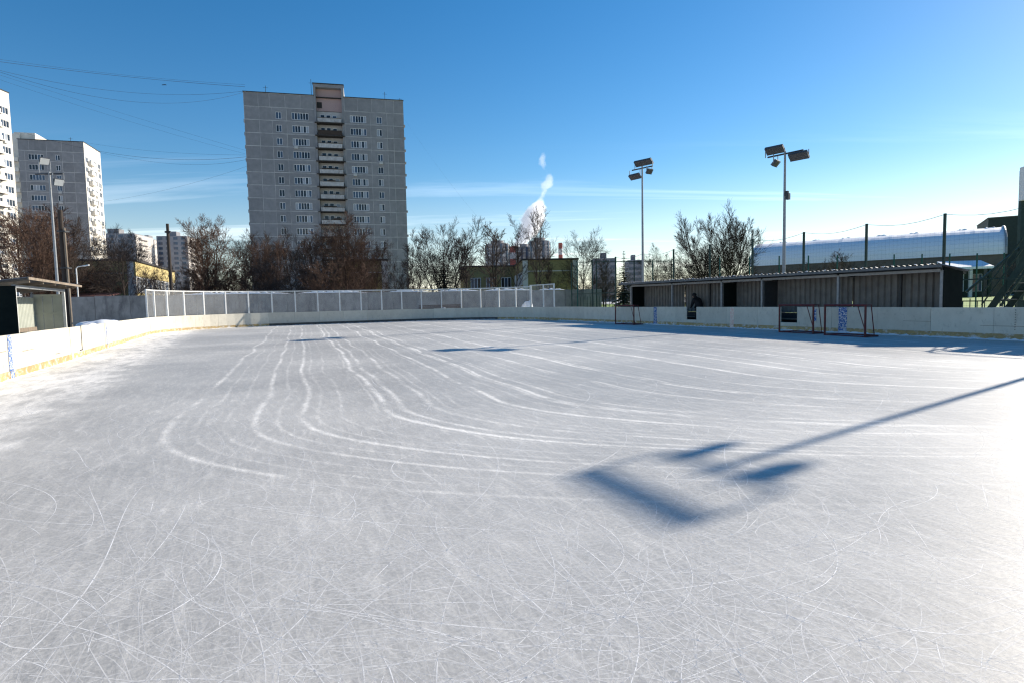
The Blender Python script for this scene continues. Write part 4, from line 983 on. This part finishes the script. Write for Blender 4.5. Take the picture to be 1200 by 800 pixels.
# ------------------------------------------------------------------ person in the shelter
def person():
    P = W(26.95, 24.75)
    base = Vector((P.x, P.y, 0))
    t = thing('person', 'person in dark jacket bending forward inside the grey shelter', 'person', base, RZR + math.pi); t.scale = (1.05, 1.05, 1.05)   # local +x faces the far end
    J = {'pel': (0, 0, .96), 'spi': (.08, 0, 1.16), 'che': (.22, 0, 1.38), 'nec': (.33, 0, 1.50), 'hed': (.42, 0, 1.585), 'hdt': (.47, 0, 1.70)}
    ed = [('pel', 'spi'), ('spi', 'che'), ('che', 'nec'), ('nec', 'hed'), ('hed', 'hdt')]
    rad = {'pel': .19, 'spi': .20, 'che': .235, 'nec': .075, 'hed': .105, 'hdt': .09}
    for s_, n_ in ((1, 'l'), (-1, 'r')):
        J.update({'hip'+n_: (0, .10*s_, .92), 'kne'+n_: (.12*s_ + .05, .12*s_, .50), 'ank'+n_: (.02 + .1*s_, .12*s_, .08), 'toe'+n_: (.22 + .1*s_, .13*s_, .04),
                  'sho'+n_: (.26, .20*s_, 1.40), 'elb'+n_: (.36, .25*s_, 1.14), 'wri'+n_: (.54, .16*s_, .98), 'han'+n_: (.62, .14*s_, .95)})
        ed += [('pel', 'hip'+n_), ('hip'+n_, 'kne'+n_), ('kne'+n_, 'ank'+n_), ('ank'+n_, 'toe'+n_), ('che', 'sho'+n_), ('sho'+n_, 'elb'+n_), ('elb'+n_, 'wri'+n_), ('wri'+n_, 'han'+n_)]
        rad.update({'hip'+n_: .12, 'kne'+n_: .075, 'ank'+n_: .055, 'toe'+n_: .045, 'sho'+n_: .12, 'elb'+n_: .085, 'wri'+n_: .045, 'han'+n_: .042})
    names = list(J); me = bpy.data.meshes.new('body'); me.from_pydata([J[k] for k in names], [(names.index(a_), names.index(b_)) for a_, b_ in ed], [])
    o_ = link('body', me, t); md = o_.modifiers.new('skin', 'SKIN')
    if not me.skin_vertices:
        bm = bmesh.new(); bm.from_mesh(me); bm.verts.layers.skin.verify(); bm.to_mesh(me); bm.free()
    for i, k in enumerate(names): me.skin_vertices[0].data[i].radius = (rad[k], rad[k]); me.skin_vertices[0].data[i].use_root = (k == 'pel')
    o_.modifiers.new('subd', 'SUBSURF').render_levels = 2; me.materials.append(X['coat'])
    bm = bmesh.new(); bmesh.ops.create_uvsphere(bm, u_segments=14, v_segments=10, radius=.125)
    for v_ in bm.verts: v_.co = Vector((v_.co.x*1.05, v_.co.y*.95, max(v_.co.z, -.02)*1.1))
    me = bpy.data.meshes.new('cap'); bm.to_mesh(me); bm.free(); me.materials.append(X['coat']); h_ = link('cap', me, t, (.46, 0, 1.66)); h_.rotation_euler = (0, R(25), 0)
    bm = bmesh.new(); bmesh.ops.create_uvsphere(bm, u_segments=12, v_segments=8, radius=.085)
    for v_ in bm.verts: v_.co.x *= .75
    me = bpy.data.meshes.new('face'); bm.to_mesh(me); bm.free(); me.materials.append(X['skin']); link('face', me, t, (.505, 0, 1.60))
    return t
person()

# ------------------------------------------------------------------ trees
def branch_tubes(segs, name, m):
    """segs: list of (points, radii, sides) -> one mesh"""
    vs = []; fs = []
    for pts_, rs, n in segs:
        i0 = len(vs); k = len(pts_)
        d0 = (pts_[1] - pts_[0]); a_ = d0.orthogonal().normalized(); b_ = d0.normalized().cross(a_)
        for p_, r_ in zip(pts_, rs):
            for j in range(n):
                t_ = 2*math.pi*j/n; vs.append(tuple(p_ + (a_*math.cos(t_) + b_*math.sin(t_))*r_))
        for q in range(k - 1):
            for j in range(n):
                j2 = (j + 1) % n; fs.append((i0 + q*n + j, i0 + q*n + j2, i0 + (q+1)*n + j2, i0 + (q+1)*n + j))
    me = bpy.data.meshes.new(name); me.from_pydata(vs, [], fs); me.materials.append(m); me.update(); return me
def grow_tree(seed, style, bark, twig):
    r_ = random.Random(seed); thick = []; fine = []
    P_ = dict(stems=1, trunk=.32, lv=(9, 6, 5, 5), ang=(48, 40, 38, 40), ln=(.46, .52, .55, .55), upb=.10, wob=.065, H=10., r0=.20, lean=4)
    P_.update(style); H = P_['H']
    def vec_rot(d, ang_, az):
        a_ = d.orthogonal().normalized(); b_ = d.cross(a_); o_ = a_*math.cos(az) + b_*math.sin(az)
        return (d*math.cos(ang_) + o_*math.sin(ang_)).normalized()
    def grow(p, d, ln, r, lv):
        ns = 6 if lv == 0 else (4 if lv == 1 else (3 if lv == 2 else 2)); pts_ = [p.copy()]; rs = [r]; dd = d.copy(); dirs = [dd.copy()]
        for k in range(ns):
            w_ = P_['wob']*(1 if lv else .5)
            dd = (dd + Vector((r_.gauss(0, w_), r_.gauss(0, w_), r_.gauss(0, w_) + (P_['upb'] if lv else .02)))).normalized()
            p = p + dd*ln/ns; pts_.append(p.copy()); rs.append(max(r*(1 - .8*(k+1)/ns), .0072)); dirs.append(dd.copy())
        (thick if lv <= 1 else fine).append((pts_, rs, 7 if lv == 0 else (5 if lv == 1 else 3)))
        if lv >= len(P_['lv']): return
        nch = P_['lv'][lv]; start = P_['trunk'] if lv == 0 else .12
        for c in range(nch):
            f = start + (1 - start)*(c + r_.random()*.8)/nch; f = min(f, .99)
            i = min(int(f*ns), ns - 1); q = pts_[i].lerp(pts_[i+1], f*ns - i)
            an = R(P_['ang'][lv] * r_.uniform(.6, 1.25)) * (1.15 - .4*f if lv == 0 else 1)
            cd_ = vec_rot(dirs[i], an, (c*2.4 + r_.uniform(-.6, .6)))
            cl_ = ln * P_['ln'][lv] * (1.35 if lv >= 2 else 1.) * r_.uniform(.6, 1.25) * ((1.15 - .55*f) if lv == 0 else (1.1 - .5*f))
            grow(q, cd_, cl_, max(rs[i]*(.55 if lv == 0 else .5), .0145), lv + 1)
    for s_ in range(P_['stems']):
        az = 2*math.pi*s_/P_['stems'] + r_.uniform(-.4, .4); le = R(P_['lean']*r_.uniform(.6, 1.3)) if P_['stems'] > 1 else R(r_.uniform(-3, 3))
        d = Vector((math.sin(le)*math.cos(az), math.sin(le)*math.sin(az), math.cos(le)))
        off = Vector((math.cos(az), math.sin(az), 0))*(.12 if P_['stems'] > 1 else 0)
        grow(off - Vector((0, 0, .3)), d, H*r_.uniform(.82, .95 if P_['stems'] > 1 else .9), P_['r0']*r_.uniform(.75, 1.), 0)
    zmax = max(p.z for s_ in fine for p in s_[0])
    return branch_tubes(thick, 'trunk', X[bark]), branch_tubes(fine, 'crown', X[twig]), zmax
def grow_spruce(seed):
    r_ = random.Random(seed); m = MB(); H = 10.; z = .8
    while z < H:
        rad = (H - z)*.24 + .08; n = max(5, int(14*(1 - z/H)) + 4)
        for k in range(n):
            a_ = 2*math.pi*k/n + r_.uniform(-.3, .3); L_ = rad*r_.uniform(.65, 1.15); b_ = Vector((0, 0, z)); e = Vector((L_*math.cos(a_), L_*math.sin(a_), z - L_*r_.uniform(.15, .45)))
            s_ = Vector((-math.sin(a_), math.cos(a_), 0))
            for q in range(6):
                f0, f1 = q/6, (q + 1.3)/6; p0 = b_.lerp(e, f0); p1 = b_.lerp(e, min(f1, 1)); wq = .16*L_*(1 - f0*.6) + .04
                m.tri(p0, p1 + s_*wq - Vector((0, 0, .10*r_.random())), p1 - s_*.02); m.tri(p0, p1 + s_*.02, p1 - s_*wq - Vector((0, 0, .10*r_.random())))
        z += .22 + .18*r_.random()
    tk = MB().tube((0, 0, -.3), (0, 0, H*.98), .16, .02, 6)
    return tk.mesh('trunk', X['barkA']), m.mesh('crown', X['needle']), H
PR = {
 'round1': grow_tree(1, dict(trunk=.24, lv=(13, 8, 6, 5), ang=(58, 40, 34, 34), ln=(.58, .55, .55, .55), r0=.19), 'barkA', 'twigA'),
 'round2': grow_tree(2, dict(trunk=.30, lv=(12, 8, 6, 5), ang=(56, 42, 36, 34), ln=(.58, .55, .55, .55), wob=.09, r0=.2), 'barkA', 'twigA'),
 'dense1': grow_tree(3, dict(stems=4, trunk=.14, lv=(10, 7, 5, 5), ang=(40, 38, 38, 40), ln=(.42, .5, .5, .55), lean=13, r0=.13), 'barkB', 'twigB'),
 'dense2': grow_tree(4, dict(stems=3, trunk=.16, lv=(12, 7, 6, 5), ang=(46, 40, 38, 40), ln=(.46, .5, .52, .55), lean=10, r0=.15), 'barkB', 'twigB'),
 'vase1': grow_tree(5, dict(stems=6, trunk=.25, lv=(9, 6, 5, 4), ang=(34, 32, 30, 32), ln=(.42, .55, .55, .55), lean=19, r0=.10, wob=.08), 'barkA', 'twigA'),
 'slim1': grow_tree(6, dict(trunk=.30, lv=(15, 6, 4, 4), ang=(38, 32, 32, 32), ln=(.30, .52, .55, .55), r0=.13, wob=.07), 'barkA', 'twigA'),
 'slim2': grow_tree(7, dict(stems=2, trunk=.28, lv=(12, 5, 4, 4), ang=(32, 30, 32, 32), ln=(.32, .52, .55, .55), lean=6, r0=.11, wob=.07), 'barkA', 'twigA'),
 'spread1': grow_tree(8, dict(stems=6, trunk=.22, lv=(10, 7, 6, 5), ang=(36, 32, 30, 30), ln=(.46, .55, .55, .55), lean=30, r0=.14, upb=.12), 'barkA', 'twigA'),
 'bush1': grow_tree(9, dict(stems=7, trunk=.08, lv=(9, 6, 5, 4), ang=(36, 36, 38, 40), ln=(.38, .5, .5, .5), lean=20, r0=.06), 'barkB', 'twigB'),
 'bush2': grow_tree(10, dict(stems=6, trunk=.08, lv=(9, 6, 5, 4), ang=(40, 38, 38, 40), ln=(.40, .5, .5, .5), lean=24, r0=.06), 'barkA', 'twigA'),
 'spruce': grow_spruce(1),
}
def plant(kind, x, ytop, Y, label, wide=1., rot=0., cat='tree', name=None):
    tr_, cr2, zm = PR[kind]; top = at(x, ytop, Y); s_ = (top.z + .2) / zm
    o_ = thing(name or {'s': 'bare_tree'}.get('', 'spruce_tree' if kind == 'spruce' else ('bare_bush' if kind.startswith('bush') else 'bare_tree')), label, 'bush' if kind.startswith('bush') else cat, (top.x, top.y, -.1), rot, 'spruces' if kind == 'spruce' else 'bare winter trees and bushes beyond the rink')
    o_.scale = (s_*wide, s_*wide, s_)
    link('trunk', tr_, o_); link('crown', cr2, o_); return o_
TREES = [
 ('dense1', 24, 236, 58, 'big brown bare tree behind the dark end of the left shelter', 1.15, .3),
 ('dense2', 52, 238, 63, 'big brown bare tree between white tower and pale floodlight mast', 1.1, 1.3),
 ('round2', 80, 252, 62, 'dark bare tree right behind the old wooden utility pole', 1.0, 2.0),
 ('bush1', 100, 306, 66, 'brown bush in front of the olive gable left of the yellow windows', 1.5, .5),
 ('bush1', 122, 312, 68, 'brown bush below the olive wall beside the street lamp', 1.5, 2.5),
 ('round1', 141, 263, 60, 'dark bare tree in front of the yellow building corner', .95, .9),
 ('round2', 163, 268, 110, 'thin bare tree behind the yellow building roof', 1.0, 4.1),
 ('dense2', 240, 250, 72, 'tall brown bare tree right of the slim black pole', .95, 2.2),
 ('bush1', 214, 306, 74, 'low brown thicket right of the yellow building', 1.6, 1.2),
 ('bush1', 262, 300, 76, 'low brown thicket under the tall brown tree', 1.7, 3.3),
 ('round1', 284, 270, 88, 'greyish bare tree at the foot of the grey tower left edge', .9, 1.5),
 ('slim2', 301, 268, 84, 'slender bare tree overlapping the lower left corner of the grey tower', 1.3, .2),
 ('bush2', 292, 300, 72, 'dark bush at the foot of the slender corner trees', 1.5, 2.8),
 ('dense1', 318, 276, 78, 'brown bare tree before the left wing of the grey tower', 1.0, 3.9),
 ('round2', 341, 266, 82, 'bare tree before the small windows of the grey tower', .9, 5.0),
 ('bush2', 334, 302, 70, 'dark bush under the left wing of the grey tower', 1.7, .7),
 ('slim1', 352, 292, 68, 'thin dark bare tree standing close to the wall, left of reddish tree', 1.3, 1.1),
 ('dense1', 378, 268, 74, 'brown bare tree left neighbour of the reddish balcony tree', 1.0, 5.3),
 ('dense2', 404, 248, 72, 'tallest reddish brown bare tree below the tower balconies', .95, .4),
 ('dense1', 428, 276, 76, 'brown bare tree right neighbour of the reddish balcony tree', .95, 2.6),
 ('bush1', 388, 300, 68, 'reddish thicket at the foot of the balcony tree', 1.6, 4.4),
 ('bush2', 466, 294, 74, 'dark upright bush at the right foot of the grey tower', .9, 1.0),
 ('slim2', 486, 284, 80, 'small bare tree in the bright gap right of the grey tower', 1.2, 3.0),
 ('vase1', 518, 249, 68, 'large open bare tree spreading against the sky right of the tower', 1.05, .6),
 ('slim1', 547, 268, 80, 'thin bare tree between the large open tree and the olive wing', 1.2, 2.1),
 ('spruce', 519, 293, 66, 'dark spruce standing in front of the large open bare tree', 1.6, 0),
 ('slim2', 578, 262, 70, 'slim bare tree overlapping the left distant round tower', 1.5, 1.7),
 ('slim1', 601, 250, 72, 'slim tall bare tree in front of the steaming chimney', .85, .2),
 ('slim2', 629, 240, 70, 'tallest slim bare tree overlapping the steam plume', .8, 4.0),
 ('slim1', 647, 292, 72, 'small bare sapling in front of the olive gable', 1.2, 2.9),
 ('spruce', 664, 331, 68, 'very small spruce at the foot of the olive gable', 1.6, 1),
 ('round1', 682, 264, 82, 'round-crowned bare tree left of the slim floodlight mast', .85, 2.7),
 ('slim2', 708, 300, 92, 'grey bare tree behind the green mesh fence', 1.4, .8),
 ('spruce', 731, 294, 96, 'tall narrow spruce behind the green mesh fence', 1.3, 2),
 ('bush2', 694, 318, 74, 'dark bush behind the teal fence posts', 1.4, 2.2),
 ('round2', 772, 284, 80, 'small bare tree just right of the slim floodlight mast', .9, 3.4),
 ('bush2', 800, 296, 70, 'dark bare bush rising above the shelter roof', 1.2, .1),
 ('spread1', 846, 239, 56, 'wide spreading bare tree against the bright sky above the shelter', 1.0, .9),
 ('bush2', 823, 290, 62, 'dark bush left of the wide spreading tree trunk', 1.1, 4.4),
 ('slim2', 984, 293, 68, 'small bare tree in front of the snowy hangar roof', 1.5, 1.4),
 ('bush2', 957, 303, 66, 'low bare bush below the snowy hangar roof near the mast', 1.1, 3.6),
 ('bush2', 1006, 304, 70, 'low bare bush right of the small hangar tree', 1.1, 5.2),
]
for k_, x_, yt, Y_, lb, wi, ro in TREES: plant(k_, x_, yt, Y_, lb, wi, ro)

# far belt of bare woodland and low roofs closing the horizon: one mass
def treeline():
    r_ = random.Random(21); me0 = PR['bush2'][1]; me1 = PR['dense1'][1]; vs = []; fs = []; n0 = 0
    for k in range(70):
        me = me0 if k % 3 else me1
        co = np.empty(len(me.vertices)*3, np.float32); me.vertices.foreach_get('co', co); co = co.reshape(-1, 3)
        pl = np.array([p.vertices[:] for p in me.polygons], np.int64)
        keep = np.random.default_rng(k).random(len(pl)//6) < .30      # a thinned copy of every crown, whole twigs at a time
        pl = pl[:len(keep)*6].reshape(-1, 6, 4)[keep].reshape(-1, 4)
        used, inv_ = np.unique(pl, return_inverse=True)
        a_ = r_.uniform(0, 6.28); s_ = r_.uniform(.55, .95); ca, sa = math.cos(a_), math.sin(a_)
        c_ = co[used]; X_ = -175 + k*5.2 + r_.uniform(-2, 2); Y_ = 150 + abs(X_)*.15 + r_.uniform(-12, 20)
        w_ = np.stack([(c_[:, 0]*ca - c_[:, 1]*sa)*s_*2.0 + X_, (c_[:, 0]*sa + c_[:, 1]*ca)*s_*2.0 + Y_, c_[:, 2]*s_], 1)
        vs.append(w_); fs.append(inv_.reshape(-1, 4) + n0); n0 += len(used)
    V = np.concatenate(vs); F = np.concatenate(fs)
    me = bpy.data.meshes.new('distant_treeline'); me.vertices.add(len(V)); me.vertices.foreach_set('co', V.astype(np.float32).ravel())
    me.loops.add(F.size); me.loops.foreach_set('vertex_index', F.astype(np.int32).ravel()); me.polygons.add(len(F)); me.polygons.foreach_set('loop_start', np.arange(0, F.size, 4, dtype=np.int32))
    me.materials.append(X['twigA']); me.update(calc_edges=True); return me
tag(link('distant_treeline', treeline()), 'far belt of bare brown woodland closing the horizon', 'treeline', kind='stuff')
